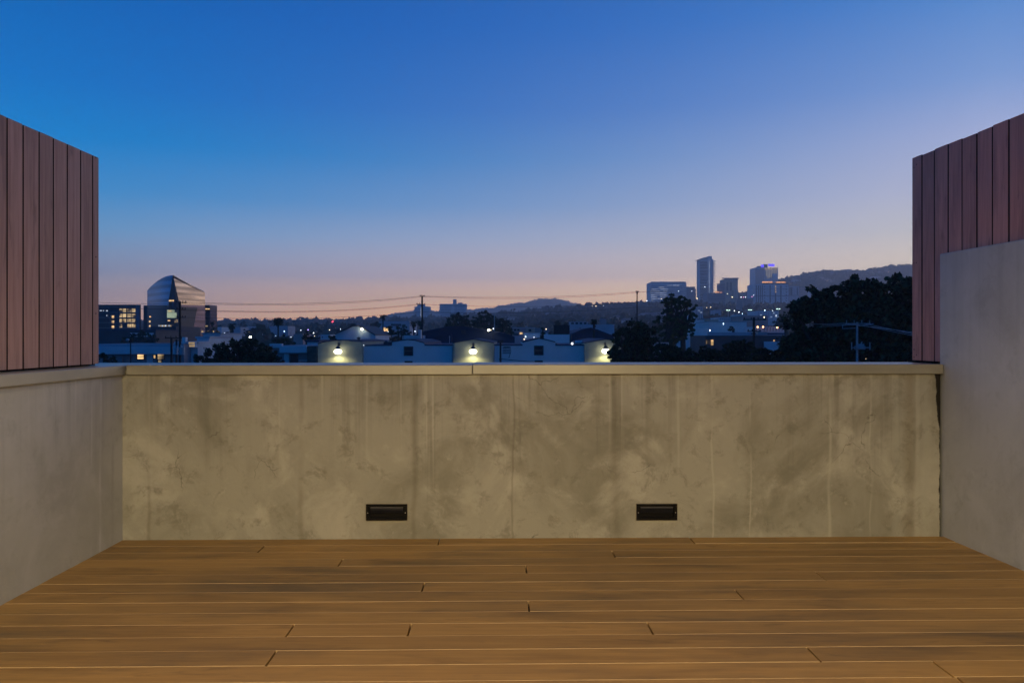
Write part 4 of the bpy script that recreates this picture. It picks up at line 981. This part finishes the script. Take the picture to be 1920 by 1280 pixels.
for k, (x, blobs, dd, n_, lab_) in enumerate([
    (530, [(530,641,13),(516,645,9),(543,645,9),(528,650,14)], 118, 2600, 'dark dome shaped tree under the lone round palm'),
    (578, [(578,630,10),(570,636,8),(587,637,8),(578,642,11)], 135, 2000, 'dark round tree beside the small pinkish block'),
    (622, [(622,636,9),(616,642,7),(630,641,8)], 118, 1500, 'dark ragged tree left of the pale barn'),
    (724, [(716,628,9),(730,622,10),(722,640,12),(740,632,9),(709,640,8)], 140, 2600, 'dark shrubby tree at the foot of the spreading palm'),
    (748, [(746,618,8),(752,630,12),(744,642,11),(758,615,6),(764,625,8)], 145, 2600, 'dark tree with a pointed top before the long pale building'),
    (862, [(848,600,12),(862,594,11),(874,597,10),(850,612,14),(870,610,14)], 185, 4200, 'dark spreading tree, left one behind the big dark workshop'),
    (908, [(896,594,9),(907,591,10),(918,596,9),(902,606,13),(914,610,12),(890,610,12)], 180, 4200, 'dark spreading tree, middle one behind the big dark workshop'),
    (944, [(932,601,7),(942,604,10),(952,609,9),(935,614,12),(948,618,11),(957,622,7)], 175, 3600, 'dark spreading tree, right one behind the big dark workshop'),
    (1018, [(1017.5,617,3.2),(1017.5,625,4),(1017.5,633,4.6),(1017.5,641,5)], 98, 1400, 'thin dark cypress beside the white parapet block'),
    (1032, [(1032,634,7),(1028,640,6),(1038,636,5)], 110, 1000, 'small dark shrub between the cypress and the parapet block'),
    (1088, [(1087,621,6),(1082,625,5),(1093,624,5)], 190, 900, 'small dark bush before the pale wide building'),
    (470, [(470,618,5),(462,622,6),(478,622,6)], 300, 900, 'mid dark tree beyond the bushy palm'),
    (1245, [(1240,655,14),(1262,662,16),(1228,668,10),(1275,675,16),(1252,688,20)], 52, 5200, 'black shrub tree below the two bare trunks'),
    (1330, [(1300,664,16),(1325,660,15),(1345,668,18),(1310,685,24),(1345,692,22),(1285,672,12)], 55, 7000, 'black hedge like tree under the lit windows'),
    (1385, [(1370,650,14),(1390,646,13),(1405,652,12),(1375,672,24),(1400,676,24)], 57, 6500, 'domed dark tree left of the crossarm pole'),
    (1440, [(1424,662,13),(1440,668,15),(1455,662,10),(1430,686,20),(1456,688,20)], 50, 5000, 'feathery dark shrub between the crossarm pole and the huge tree'),
    (1474, [(1465,598,9),(1478,590,10),(1455,606,8),(1470,610,10),(1483,604,12),(1468,596,9)], 130, 2600, 'dark tree with drooping sprays left of the huge tree'),
    (1374, [(1372,615,3.2),(1368,618,2.4),(1377,618,2.4)], 150, 500, 'tiny dark tree beside the single warm lamp'),
    (275, [(250,632,10),(268,628,9),(285,634,10),(235,638,8)], 150, 2400, 'dark low tree clump at the foot of the low glass office'),
    (398, [(398,621,6),(390,625,5),(406,624,5)], 250, 900, 'dark tree below the purple glass wing'),
    (210, [(200,674,9),(190,668,7),(212,676,8)], 70, 1200, 'dark shrub by the lit window next to the left fence'),
    ]):
    size = max(.22, dd*.0022)
    tree('tree' if 'cypress' not in lab_ else 'cypress', lab_, dd, x, blobs, n_, size, mat='leaf', spread=.5, seed=900+k)

# ------------------------------------------------------------------ palms
def frond_mesh(nf, L_, droop, width, seed, up=(-.5,1.3)):
    g = np.random.default_rng(seed); vs = []; fs = []
    for k in range(nf):
        a = 2*math.pi*k*.618; el = g.uniform(*up); l_ = L_*g.uniform(.8,1.1)
        p = np.zeros(3); pts = []; seg = 6
        for s in range(seg+1):
            pts.append(p.copy()); e2 = el-droop*(s/seg)**1.3; p = p+np.array((math.cos(a)*math.cos(e2), math.sin(a)*math.cos(e2), math.sin(e2)))*l_/seg
        side = np.array((-math.sin(a), math.cos(a), 0))
        for s in range(seg):
            w0 = width*(.35+1.3*math.sin(math.pi*(s+.5)/(seg+.6))); c0, c1 = pts[s], pts[s+1]
            for sg in (-1, 1):
                for h_ in (0, 1):
                    q0 = c0+(c1-c0)*h_*.5; q1 = c0+(c1-c0)*(h_*.5+.34); b = len(vs)
                    tip = side*sg*w0+(c1-c0)*.9+np.array((0,0,-w0*.45))
                    vs += [q0, q1, q1+tip*.92, q0+tip*1.]; fs.append((b,b+1,b+2,b+3))
    return np.array(vs), np.array(fs)
def palm(px, pyt, d, crown_r, label, group=None, skirt=False, nf=34, droop=1.7, name='palm_tree', up=(-.6,1.35), trunk_w=None):
    x = (px-960)*d/F; zb = H(x, d); ztop = EYE+(630-pyt)*d/F; rr = crown_r*d/F
    r = empty(name, (x, d, zb), label, 'palm', group); h = ztop-zb-rr*(.9 if droop < 1.2 else .55)
    tw_ = trunk_w or max(.16, rr*.10)
    MB().tube([(0,0,-.3),(.05,0,h*.5),(0,0,h)], [tw_*1.3, tw_, tw_*.9], 8).build('trunk', M['bark'], r)
    Vv, Ff = frond_mesh(nf, rr*1.15, droop, rr*.20, int(px)); Vv = Vv+np.array((0,0,h))
    np_mesh('crown', Vv, Ff, M['frond'], r)
    if skirt:
        Vv, Ff = leaf_cloud([(0,0,h-rr*.5,rr*.42),(0,0,h-rr*.9,rr*.36),(0,0,h-rr*1.3,rr*.3)], 420, rr*.32, int(px)+1); np_mesh('dead_frond_skirt', Vv, Ff, M['skirt'], r)
    return r
palm(521.5, 594.5, 150, 9.5, 'lone palm with a full round head on a thin bare trunk', nf=80, droop=1.0, up=(-1.1,1.4), trunk_w=.16)
palm(718, 590, 165, 7.0, 'palm with a flat spreading head above dark shrubs', nf=26, droop=1.9, up=(-.1,.9), trunk_w=.14)
palm(776, 602, 150, 7.5, 'shaggy palm leaning by the tall pole on its left side', skirt=True, nf=34)
palm(789, 600, 158, 8., 'shaggy palm right behind the tall pole', skirt=True, nf=34)
palm(1113.5, 598, 100, 7.5, 'shaggy palm with a thick dead frond skirt before the gabled workshop', skirt=True, nf=36)
palm(1045.5, 600, 210, 7.5, 'dark palm head just above the black rooftop billboard', nf=34, skirt=True)
palm(1061, 603, 215, 6., 'lower dark palm head at the right end of the billboard', nf=30, skirt=True)
palm(435, 606, 175, 8., 'bushy dark palm beyond the blue annex', skirt=True, nf=36)
palm(398, 603, 255, 5., 'palm standing before the purple glass wing', skirt=True, nf=30)
palm(404, 612, 250, 4., 'low palm at the right foot of the purple glass wing', nf=26)
palm(757, 608, 220, 5., 'thin palm in front of the long pale building', nf=26)
tiny = None; random.seed(21)
xs = [409,418,425,432,441,447,452,459,465,471,478,487,494,501,509,534,541,548,556,563,570,577,584,591,597,604,611,629,637,646,655,664,673,681,690,698,708,730,738,747,756]
for k, px in enumerate(xs):
    d = random.uniform(1150, 1400); pyt = np.interp(px, [400,560,640,760], [602,600.5,599.5,595])+random.uniform(-1.6,1.8)
    if tiny is None:
        tiny = palm(px, pyt, d, 2.6, 'tiny distant palm poking above the hazy tree line on the left horizon', 'palms along the left horizon', nf=12); o = tiny
        h0 = EYE+(630-pyt)*d/F-H((px-960)*d/F, d)
    else:
        o = copy_tree(tiny); x = (px-960)*d/F; o.location = (x, d, H(x, d)); s = (EYE+(630-pyt)*d/F-H(x, d))/h0
        o.scale = (random.uniform(.75,1.1),)*2+(max(.3, s),)
for px, pyt, d in ((1510,528,1960),(1482,527,1980),(1613,506,1990),(1620,509,1990),(1628,510,1990)):
    o = copy_tree(tiny); x = (px-960)*d/F; o.location = (x, d, H(x, d)); s = (EYE+(630-pyt)*d/F-H(x, d))/h0; o.scale = (1.4, 1.4, max(.25, s))
    o['label'] = 'tiny palm standing on the hazy hill crest on the right'; o['group'] = 'palms on the right hill crest'

# ------------------------------------------------------------------ far-off woods over plain and hills
def wood(name, n, dr, pxr, hr, wr, seed, size, kindlabel, avoid=()):
    g = np.random.default_rng(seed)
    d = np.sqrt(g.uniform(dr[0]**2, dr[1]**2, n)) if not callable(dr) else dr(g, n)
    px = g.uniform(pxr[0], pxr[1], n); x = (px-960)*d/F; z = terrain(x, d)
    h = g.uniform(*hr, n)*g.choice([.6,.8,1,1,1.15,1.4], n); w_ = g.uniform(*wr, n)
    keep = np.ones(n, bool)
    for (a0, a1, d0, d1) in avoid: keep &= ~((px > a0) & (px < a1) & (d > d0) & (d < d1))
    x, d, z, h, w_ = [q[keep] for q in (x, d, z, h, w_)]; n = len(x)
    k = 46; m_ = n*k
    ti = np.repeat(np.arange(n), k)
    u = g.normal(size=(m_,3)); u /= np.linalg.norm(u, axis=1)[:,None]; rr = g.uniform(.35,1,m_)**.5
    # two or three lobes per tree
    lobe = g.integers(0, 3, m_); off = g.uniform(-.45,.45,(n,3,3))*np.array((1,1,.6)); off[:, 0] *= .3
    rad = np.stack([w_, w_, h*.5], -1)
    p = np.stack([x, d, z+h*.55], -1)[ti]+(u*rr[:,None]*.68+off[ti, lobe])*rad[ti]
    a = g.normal(size=(m_,3)); a /= np.linalg.norm(a, axis=1)[:,None]; b_ = np.cross(a, g.normal(size=(m_,3))); b_ /= np.linalg.norm(b_, axis=1)[:,None]
    s = (w_[ti]*size*g.uniform(.5,1.2,m_))[:,None]
    q = np.stack([p-a*s, p+b_*s*.8, p+a*s*1.1, p-b_*s*.8], 1).reshape(-1,3)
    o = np_mesh(name, q, np.arange(4*m_).reshape(-1,4), M['leaf3']); tag(o, kindlabel, 'woods', kind='stuff'); return o
av = [(180,412,255,420),(1300,1480,150,400),(705,770,280,420)]
av2 = [(1205,1540,1000,1560),(768,880,1350,1560),(1410,1465,1750,1960),(1085,1130,1050,1200)]
wood('distant_woods', 2600, (230,1000), (170,1560), (6,12), (4,8), 1, .34, 'dark tree cover across the town between the terrace and the hills', av)
wood('distant_woods', 4200, (1000,1600), (170,1600), (7,13), (6,11), 2, .34, 'hazy tree line along the far edge of the plain', [(1205,1540,1150,1480),(768,880,1450,1560)])
wood('hillside_woods', 4200, (1430,2080), (1000,1760), (6,11), (5,10), 3, .36, 'hazy tree cover and scrub on the right hill', [(1410,1465,1750,1960)])
wood('ridge_woods', 900, (3300,3850), (690,1120), (9,16), (14,30), 4, .4, 'faint tree cover on the far blue ridge')

# hillside houses: small pale blocks scattered among the trees
proto = {}
random.seed(33)
def hhouse(px, d, wd, hh, mat, label, group, yaw=0, lit=False):
    x = (px-960)*d/F; z = H(x, d)
    key = (mat, lit)
    if key not in proto:
        r = empty('hillside_house', (x, d, z), label, 'house', group, yaw)
        MB().box(-.5,-.4,-.3,.5,.4,1).build('wall', M[mat], r)
        MB().xprism([(-.56,1.0),(.56,1.0),(.3,1.22),(-.3,1.22)], -.46, .46).build('roof', M['mid'], r)
        for a in (-.32,.0,.3): MB().box(a-.09,-.43,.45,a+.09,-.39,.78).build('window', M['litwarm'] if (lit and a == 0) else M['pane'], r)
        proto[key] = r; o = r
    else:
        o = copy_tree(proto[key]); o.location = (x, d, z); o['label'] = label; o['group'] = group
    o.scale = (wd, wd*.9, hh); o.rotation_euler[2] = yaw
for k in range(95):
    px = random.uniform(860, 1420) if k < 50 else (random.uniform(410, 770) if k < 72 else random.uniform(1480, 1700))
    d = random.uniform(420, 1500) if k < 72 else random.uniform(1750, 2000)
    if 1205 < px < 1420 and d > 900: d = random.uniform(420, 850)
    zone = 'town below the hills' if (k < 50) else ('plain on the left' if k < 72 else 'right hill')
    mat_ = random.choice(['pale','white2','mid','tan'])
    cn = {'pale':'pale grey','white2':'off white','mid':'dull grey','tan':'tan'}[mat_]
    hhouse(px, d, random.uniform(9, 20), random.uniform(6, 10), mat_, f'small {cn} house among the trees of the {zone}', f'{cn} houses of the {zone}', random.uniform(-.6,.6), random.random() < .15)

# ================================================================== POLES AND WIRES
M['polew'] = simple('dark_wooden_pole', (.035,.026,.022), .85, 0, .3, 4.)
M['polel'] = simple('weathered_grey_steel', (.20,.28,.32), .6, .2, .2, 4.)
M['wire'] = simple('black_cable', (.02,.018,.018), .6)
M['transf'] = simple('grey_transformer', (.25,.32,.36), .5, .1, .1)
def pole(px, pyt, d, rad, label, arms=(), mat='polew', name='utility_pole', lean=0.):
    x = (px-960)*d/F; zb = H(x, d); h = EYE+(630-pyt)*d/F-zb
    r = empty(name, (x, d, zb), label, 'pole')
    MB().tube([(lean,0,-.4),(0,0,h)], [rad*1.25, rad*.9], 10).build('post', M[mat], r)
    for (py, x0, x1, dy) in arms:
        z0 = EYE+(630-py)*d/F-zb; a = (x0-px)*d/F; b = (x1-px)*d/F
        m = MB().tube([(a,-rad*1.3+(-dy/2),z0),(b,-rad*1.3+dy/2,z0)], .045 if d > 50 else .022, 6)
        nn = 4
        for i in range(nn):
            t = (i+.15)/(nn-.7); 
            if t > 1: continue
            m.tube([(a+(b-a)*t,-rad*1.3+(t-.5)*dy,z0),(a+(b-a)*t,-rad*1.3+(t-.5)*dy,z0+.16)], [.03,.045] if d > 50 else [.012,.02], 6)
        m.build('crossarm', M[mat], r)
    return r
pA = pole(337.5, 565, 70, .105, 'tall dark pole with three short arms in front of the glass tower', [(567,336,346,1.),(580,337,345,1.),(595,337,345,1.)])
pA2 = pole(321.5, 634, 66, .10, 'short dark twin pole at the left, carrying one end of the thin crossarm', [(633.5,312,341,.3)])
pA3 = pole(331, 636, 66.5, .09, 'short dark twin pole between the tall pole and the other short one')
def can(px, py, d, w_, h_, label, name='transformer'):
    x = (px-960)*d/F; z = EYE+(630-py)*d/F; rr = w_*d/F/2; hh = h_*d/F
    r = empty(name, (x, d, z-hh/2), label, 'transformer', 'transformers on the left poles')
    MB().tube([(0,0,0),(0,0,hh)], rr, 14).build('tank', M['transf'], r); MB().tube([(0,0,hh+.002),(0,0,hh+.06)], rr*1.06, 14).build('lid', M['transf'], r)
    for s in (-.5, .5): MB().tube([(s*rr,0,hh+.06),(s*rr,0,hh+.28)], [.05,.03], 6).build('bushing', M['transf'], r)
    MB().box(-.03, 0, hh*.4, .03, rr+.35, hh*.6).build('bracket', M['polew'], r)
can(330.5, 659, 65.4, 6, 11, 'slim blue grey transformer between the two short poles')
can(341.5, 658.5, 69.2, 10, 13, 'fat blue grey transformer at the foot of the tall dark pole')
pB = pole(791.5, 555, 94.8, .11, 'tall dark pole with two crossarms beside the smaller skyline block', [(555.5,788,795.5,.5),(570.5,782,797,.6)])
pC = pole(1194.5, 546, 110, .085, 'thin distant pole rising out of the dark leafy tree', [(547.5,1191.5,1197.5,.6),(551,1193,1196,.4)])
pD = pole(1413.5, 595, 62, .105, 'dark pole with a wide crossarm before the warm terrace lamps', [(599,1392,1436,.2),(621,1399,1427,.5)])
x = (1413.5-960)*62/F
m = MB().box(.25,-.3,EYE+(630-627)*62/F-pD.location.z,.95,.3,EYE+(630-622)*62/F-pD.location.z); m.build('equipment_box', M['transf'], pD)
pE = pole(938.5, 640, 66, .085, 'short dark pole with a hanging wire cradle before the pointed gable bay', [(641,935,943,.3)])
dE = 66; zE = pE.location.z
def ex(px): return (px-938.5)*dE/F
def ez(py): return EYE+(630-py)*dE/F-zE
m = MB()
for a in range(6): m.tube([(ex(943.5+a*2.3),-.1,ez(651.5+.2*a)),(ex(943.5+a*2.3),-.1,ez(662))], .025, 5)
for py in (651.5,657,662): m.tube([(ex(942),-.12,ez(py)),(ex(956),-.12,ez(py))], .03, 5)
m.tube([(ex(944),-.1,ez(650)),(ex(957),-.1,ez(650.5)),(ex(957.5),-.1,ez(660)),(ex(954),-.1,ez(671))], .03, 6); m.build('wire_cradle', M['dark'], pE)
MB().box(ex(936),-.35,ez(674),ex(940.5),.2,ez(672)).build('bracket', M['polew'], pE)
pF = pole(245, 640, 80, .06, 'thin dark pole with a pale globe over the long low shed', [(641,243,246.5,.1)])
MB().ball(((239.5-245)*80/F, 0, EYE+(630-637.5)*80/F-pF.location.z), .17, 12, 8).build('globe', M['transf'], pF)
pG = pole(927, 590, 150, .10, 'slim pale mast in front of the dark trees', mat='polel', name='mast')
pH = pole(1607, 604, 38, .055, 'pale blue steel pole with antennas in front of the huge dark tree', [(606.5,1583,1632,.1)], mat='polel', name='antenna_pole')
dH = 38; zH = pH.location.z
def hx(px): return (px-1607)*dH/F
def hz_(py): return EYE+(630-py)*dH/F-zH
m = MB()
for a in ((1577,609,1600,608),(1577,609,1577,616),(1577,616,1601,615),(1607,611,1635,607)): m.tube([(hx(a[0]),-.16,hz_(a[1])),(hx(a[2]),-.16,hz_(a[3]))], .02, 6)
m.build('side_bracket', M['polel'], pH)
m = MB()
for a in ((1593,651.5,1629,651.5),(1600,649,1619,649),(1600,654.5,1619,654.5),(1600,649,1600,654.5),(1619,649,1619,654.5)): m.tube([(hx(a[0]),-.17,hz_(a[1])),(hx(a[2]),-.17,hz_(a[3]))], .028, 6)
m.build('antenna_frame', M['polel'], pH)
for px in (1594, 1628): MB().tube([(hx(px),-.17,hz_(641.5)),(hx(px),-.17,hz_(655.5))], .028, 8).build('antenna', M['polel'], pH)
MB().box(hx(1603),-.30,hz_(653.5),hx(1615.5),-.15,hz_(644.5)).build('equipment_box', M['polel'], pH)
MB().tube([(hx(1611),-.2,hz_(644.5)),(hx(1613),-.2,hz_(640.5))], .03, 6).build('antenna', M['polel'], pH)

def wire(pts, rad, label, group='overhead wires', sag=True, mat='wire', name='overhead_wire'):
    """pts: (px,py,d) supports; sag in photograph pixels at mid span as third list"""
    m = MB(); out = []
    for (a, b, sg) in pts:
        A3 = np.array(P(*a)); B3 = np.array(P(*b)); dm = (a[2]+b[2])/2; n_ = 28
        for i in range(n_+1):
            t = i/n_; q = A3+(B3-A3)*t; q[2] -= 4*t*(1-t)*sg*dm/F; out.append(q)
    dd = [out[0]]+[q for p_, q in zip(out[:-1], out[1:]) if np.linalg.norm(q-p_) > .01]
    m.tube(dd, rad, 5)
    o = m.build(name, M[mat]); tag(o, label, 'wire', group)
dA, dB, dC, dX = 70, 94.8, 110, 150
wire([((345,566.5,dA),(789,555,dB),8),((794,555,dB),(1193,547,dC),6),((1196,547,dC),(1262,545,dX),-.5)], .016, 'upper overhead wire strung between the three tall dark poles')
wire([((341,568,dA),(788,556.5,dB),9),((796,556.2,dB),(1195,548.4,dC),7),((1197,548,dC),(1262,546.5,dX),-.5)], .014, 'second overhead wire just under the uppermost one')
wire([((344,580,dA),(783,570,dB),8.5),((796,570.5,dB),(1194,566,dC),6.5)], .015, 'middle overhead wire below the uppermost pair')
wire([((339,581.5,dA),(783,571.5,dB),8.5)], .013, 'close companion of the middle overhead wire, ending at the centre pole')
wire([((344,595,dA),(790,585,dB),6.5),((793,585,dB),(1194,576,dC),5.5),((1194,576,dC),(1290,577,dX),0)], .015, 'lowest overhead wire crossing in front of the far hills')
wire([((186,567,68),(337,570,dA),.6)], .013, 'short wire running from the left fence edge to the tall pole, upper')
wire([((186,576,68),(337,580,dA),.6)], .013, 'short wire running from the left fence edge to the tall pole, lower')
wire([((1445,603,60),(1583,606,38),3),((1583,606,38),(1780,632,22),0)], .011, 'pale cable crossing the huge dark tree, uppermost', 'pale cables at the antenna pole', mat='polel')
wire([((1445,605,60),(1620,606.5,38),3.5),((1620,606.5,38),(1780,640,22),0)], .011, 'pale cable crossing the huge dark tree, middle', 'pale cables at the antenna pole', mat='polel')
wire([((1445,607,60),(1607,608.5,38),4.5),((1607,608.5,38),(1780,644,22),-1)], .009, 'pale cable crossing the huge dark tree, lowest', 'pale cables at the antenna pole', mat='polel')
wire([((940,672.5,66),(1011,678,66),1)], .03, 'dark cable sloping from the short pole to the pointed gable bay')
wire([((941,650,66),(943.5,652,66),0)], .02, 'stub of wire between the short pole and its cradle') if False else None

# ================================================================== DISTANT LAMPS
EM = {k: emis('lamp_'+k, c, s) for k, c, s in (('white',(.85,.92,1),8),('warm',(1,.74,.42),7),('orange',(1,.5,.2),6),('red',(1,.05,.08),6),
      ('green',(.7,1,.85),3.5),('pink',(1,.35,.7),4),('purple',(.5,.35,1),3),('bright',(1,.95,.72),28),('blue',(.55,.8,1),8))}
desc = {'white':'cold white','warm':'warm','orange':'orange','red':'red','green':'greenish white','pink':'pink','purple':'purple','bright':'dazzling','blue':'bluish white'}
def lamp(px, py, d, col, sz, label=None, group=None, head=.0, post=True, name='street_lamp', vert=1.):
    x = (px-960)*d/F; z = EYE+(630-py)*d/F; zb = H(x, d); rr = sz*d/F*.5
    sz = sz*(.68 if sz < 3 else .9); rr = sz*d/F*.5
    r = empty(name, (x, d, z), label or f'{desc[col]} lamp glowing among far roofs and trees', 'lamp', group or f'{desc[col]} lamps far off')
    if post and z-zb > 1: MB().tube([(0,.12+rr,zb-z-.2),(0,.12+rr,rr*.6)], max(.05, .12*d/F), 6).build('post', M['polel'] if d < 300 else M['mid'], r); MB().box(-.05,0,rr*.6,.05,.12+rr,rr*.6+.08).build('arm', M['mid'], r)
    MB().ball((0,0,0), rr, 10, 8, sz=vert).build('lamp_head', EM[col], r)
    return r
# (px, py, distance, colour, size in px)
LL = [(421,624,380,'white',1.5),(424,628,380,'blue',1.3),(423,633,330,'warm',1.6),(453,627,300,'blue',2.2),(467,623.5,300,'warm',1.9),(470,615,520,'white',1.4),
 (484,621,420,'warm',1.3),(501,619.5,500,'white',2.4),(504,618,505,'white',1.2),(507,617,510,'white',1.1),(509,619,512,'blue',1.1),(506,621,508,'white',1.2),(533,621,420,'blue',2),(546,632,300,'white',2.2),(564,619,450,'white',1.5),
 (588,624,360,'white',1.9),(590,630,330,'warm',1.2),(600,632,310,'warm',1.4),(517,630,310,'blue',1.),(618,618.5,300,'warm',1.8),(638.5,617,500,'white',1.3),(704,617,320,'white',2.),(718,616,370,'warm',1.4),(721,620,360,'orange',1.8),(728,622,360,'white',1.3),
 (778,621,240,'white',2.2),(864,610,250,'white',1.6),(849,611,250,'white',1.1),(925,616,147,'white',2.0),(921,618.5,150,'warm',1.2),(1003,592,900,'white',1.7),(1006.5,592,900,'warm',1.6),(1024,617,280,'warm',2),
 (1067,600,700,'white',1.5),(1110,574,1250,'warm',1.8),(1117.5,574,1250,'warm',1.8),(1132.4,574,1250,'white',1.9),(1140,574,1250,'white',1.9),(1132.4,585,1000,'warm',1.4),(1111.7,585,1000,'warm',1.2),
 (1211,599,600,'white',1.4),(1232.6,604,500,'warm',1.2),(1250,612,400,'white',1.2),(1213,564,1250,'white',1.8),(1205,586,900,'white',1.3),(1240,560,1250,'warm',1.4),
 (1325,576.5,800,'warm',1.5),(1332.6,576,800,'warm',1.5),(1348,583,700,'white',1.3),(1377,582.6,600,'white',2),(1385.5,585,600,'white',1.9),(1392,588,560,'blue',1.6),(1434,581.7,510,'blue',2.4),(1448.6,582,510,'white',1.3),
 (1455,591.5,420,'white',1.2),(1373,557,1200,'warm',2.2),(1364,550.5,1250,'warm',1.5),(1389.5,557,890,'white',1.7),(1394,557,890,'pink',1.8),(1397.6,557,890,'white',1.4),(1410,556,890,'pink',1.8),(1413,553.5,890,'white',1.3),
 (1307,559.5,1200,'warm',2.2),(1272,545.7,1480,'white',1.4),(1297.5,545.7,1480,'white',1.5),(1321.6,538,1440,'white',1.6),(1514,546,1290,'white',1.7),(1527.6,545,1380,'green',1.9),(1530,548,1380,'green',1.5),(1486,533,1850,'blue',1.3),(1493,535,1850,'white',1.),
 (1670,511,1990,'white',1.4),(1559,512.5,1990,'white',1.2),(1590,527,1850,'white',.9),(1640,516,1960,'warm',.9),(1182,571,1300,'white',1.2),(1187,574,1300,'warm',1.1)]
for px, py, d, c_, s_ in LL: lamp(px, py, d, c_, s_)
lamp(469.5, 632.5, 100, 'bright', 4.6, 'dazzling floodlight just above the big round dark tree', 'floodlights')
lamp(678.8, 616.8, 124.4, 'bright', 3.6, 'dazzling floodlight on the gable of the pale barn', 'floodlights', post=False)
lamp(916.5, 618.7, 99, 'bright', 4.0, 'dazzling yellow floodlight on the roof of the big dark workshop', 'floodlights', post=False)
lamp(985.6, 631, 148, 'white', 2.4, 'white bulb above the left slope of the pointed gable', None, post=False, name='wall_lamp')
lamp(1001.4, 633.3, 148, 'white', 3., 'white bulb right at the tip of the pointed gable', None, post=False, name='wall_lamp')
lamp(983, 635.8, 129, 'warm', 2.6, 'warm glowing lamp low on the pale roof beyond the dark workshop', None, post=False, name='wall_lamp')
lamp(1072.7, 644, 76, 'white', 3.8, 'large white bulb on the roof edge of the pointed gable bay', None, post=False, name='roof_lamp')
lamp(682, 647, 75, 'white', 1.2, 'tiny white lamp at the corner of the leftmost tan bay', None, post=False, name='wall_lamp')
lamp(623.5, 603, 900, 'red', 3., 'red beacon above the hazy tree line', None, name='beacon')
lamp(502, 625, 490, 'red', 3., 'red traffic lamp below the cluster of white lamps', None, name='traffic_lamp')
lamp(462, 615, 480, 'orange', 2., 'orange lit tall doorway lamp before the pale flat block', None, vert=2.4)
lamp(578, 618, 450, 'purple', 3.6, 'purple glowing sign lamp among the trees', None, vert=.55)
for px, py in ((1420.5,613),(1430.8,612.8),(1457.3,613.8),(1470,612.8)): lamp(px, py, 163, 'orange', 3.6, 'warm round lamp on the pale roof terrace behind the crossarm pole', 'warm lamps on the roof terrace', post=False, name='terrace_lamp')
lamp(1374, 619, 150, 'orange', 2.8, 'single warm orange lamp beside the tiny tree', None, name='terrace_lamp')
lamp(1433, 594.8, 255, 'warm', 2., 'warm lamp on the gable of the pinkish block', None, vert=1.8, name='wall_lamp', post=False)
lamp(1331, 619.3, 168, 'white', 1.6, 'upper white lamp on the white annex beside the hedge', None, vert=2.4, post=False, name='wall_lamp')
lamp(1296.6, 628.7, 149, 'warm', 1.6, 'small lamp on the top corner of the low white box', None, vert=1.6, post=False, name='wall_lamp')
lamp(1296.6, 646, 148, 'green', 2.4, 'square greenish lamp at the hedge foot of the low white box', None, post=False, name='wall_lamp')
lamp(1356.4, 607, 213, 'blue', 1.6, 'bluish lamp on the front of the long white shed', None, vert=2.6, post=False, name='wall_lamp')
lamp(1623.5, 672.5, 43, 'warm', 1.4, 'little warm light low in the huge dark tree', None, vert=.35, post=False, name='garden_lamp')
lamp(303, 631, 189, 'white', 1.2, 'small white lamp on the dark block before the glass tower', None, vert=2.2, post=False, name='wall_lamp')
def tlamp(px, py, d, label):
    x = (px-960)*d/F; zb = H(x, d); h = EYE+(630-py)*d/F-zb; s = d/F
    r = empty('car_park_lamp', (x, d, zb), label, 'lamp', 'twin headed car park lamps')
    MB().tube([(0,0,-.2),(0,0,h)], .10+.15*s, 6).build('post', M['white'], r)
    for sg in (-1, 1):
        MB().box(min(0,sg*3*s),-.08,h-.1,max(0,sg*3*s),.08,h+.05).build('arm', M['white'], r)
        MB().box(sg*2.2*s-1.1*s,-.5,h-.28,sg*2.2*s+1.1*s,.5,h-.11).build('lamp_head', EM['green'], r)
tlamp(1365.3, 580.8, 420, 'twin headed car park lamp above the white shed, nearest the tall tree')
tlamp(1406.3, 580.2, 420, 'twin headed car park lamp, middle one above the blue box')
tlamp(1459.2, 578.4, 420, 'twin headed car park lamp, nearest the huge dark tree')

# ================================================================== HAZE
if HAZE:
    m = bpy.data.materials.new('haze_air'); m.use_nodes = True; t = m.node_tree; t.nodes.clear()
    out = t.nodes.new('ShaderNodeOutputMaterial'); pv = t.nodes.new('ShaderNodeVolumePrincipled')
    pv.inputs['Color'].default_value = (.88,.91,.97,1); pv.inputs['Density'].default_value = HAZE; pv.inputs['Anisotropy'].default_value = .5
    t.links.new(pv.outputs[0], out.inputs['Volume'])
    hz = MB().box(-HALF,-HALF,-13.5,HALF,HALF,HTOP).build('haze', m); tag(hz, kind='stuff')
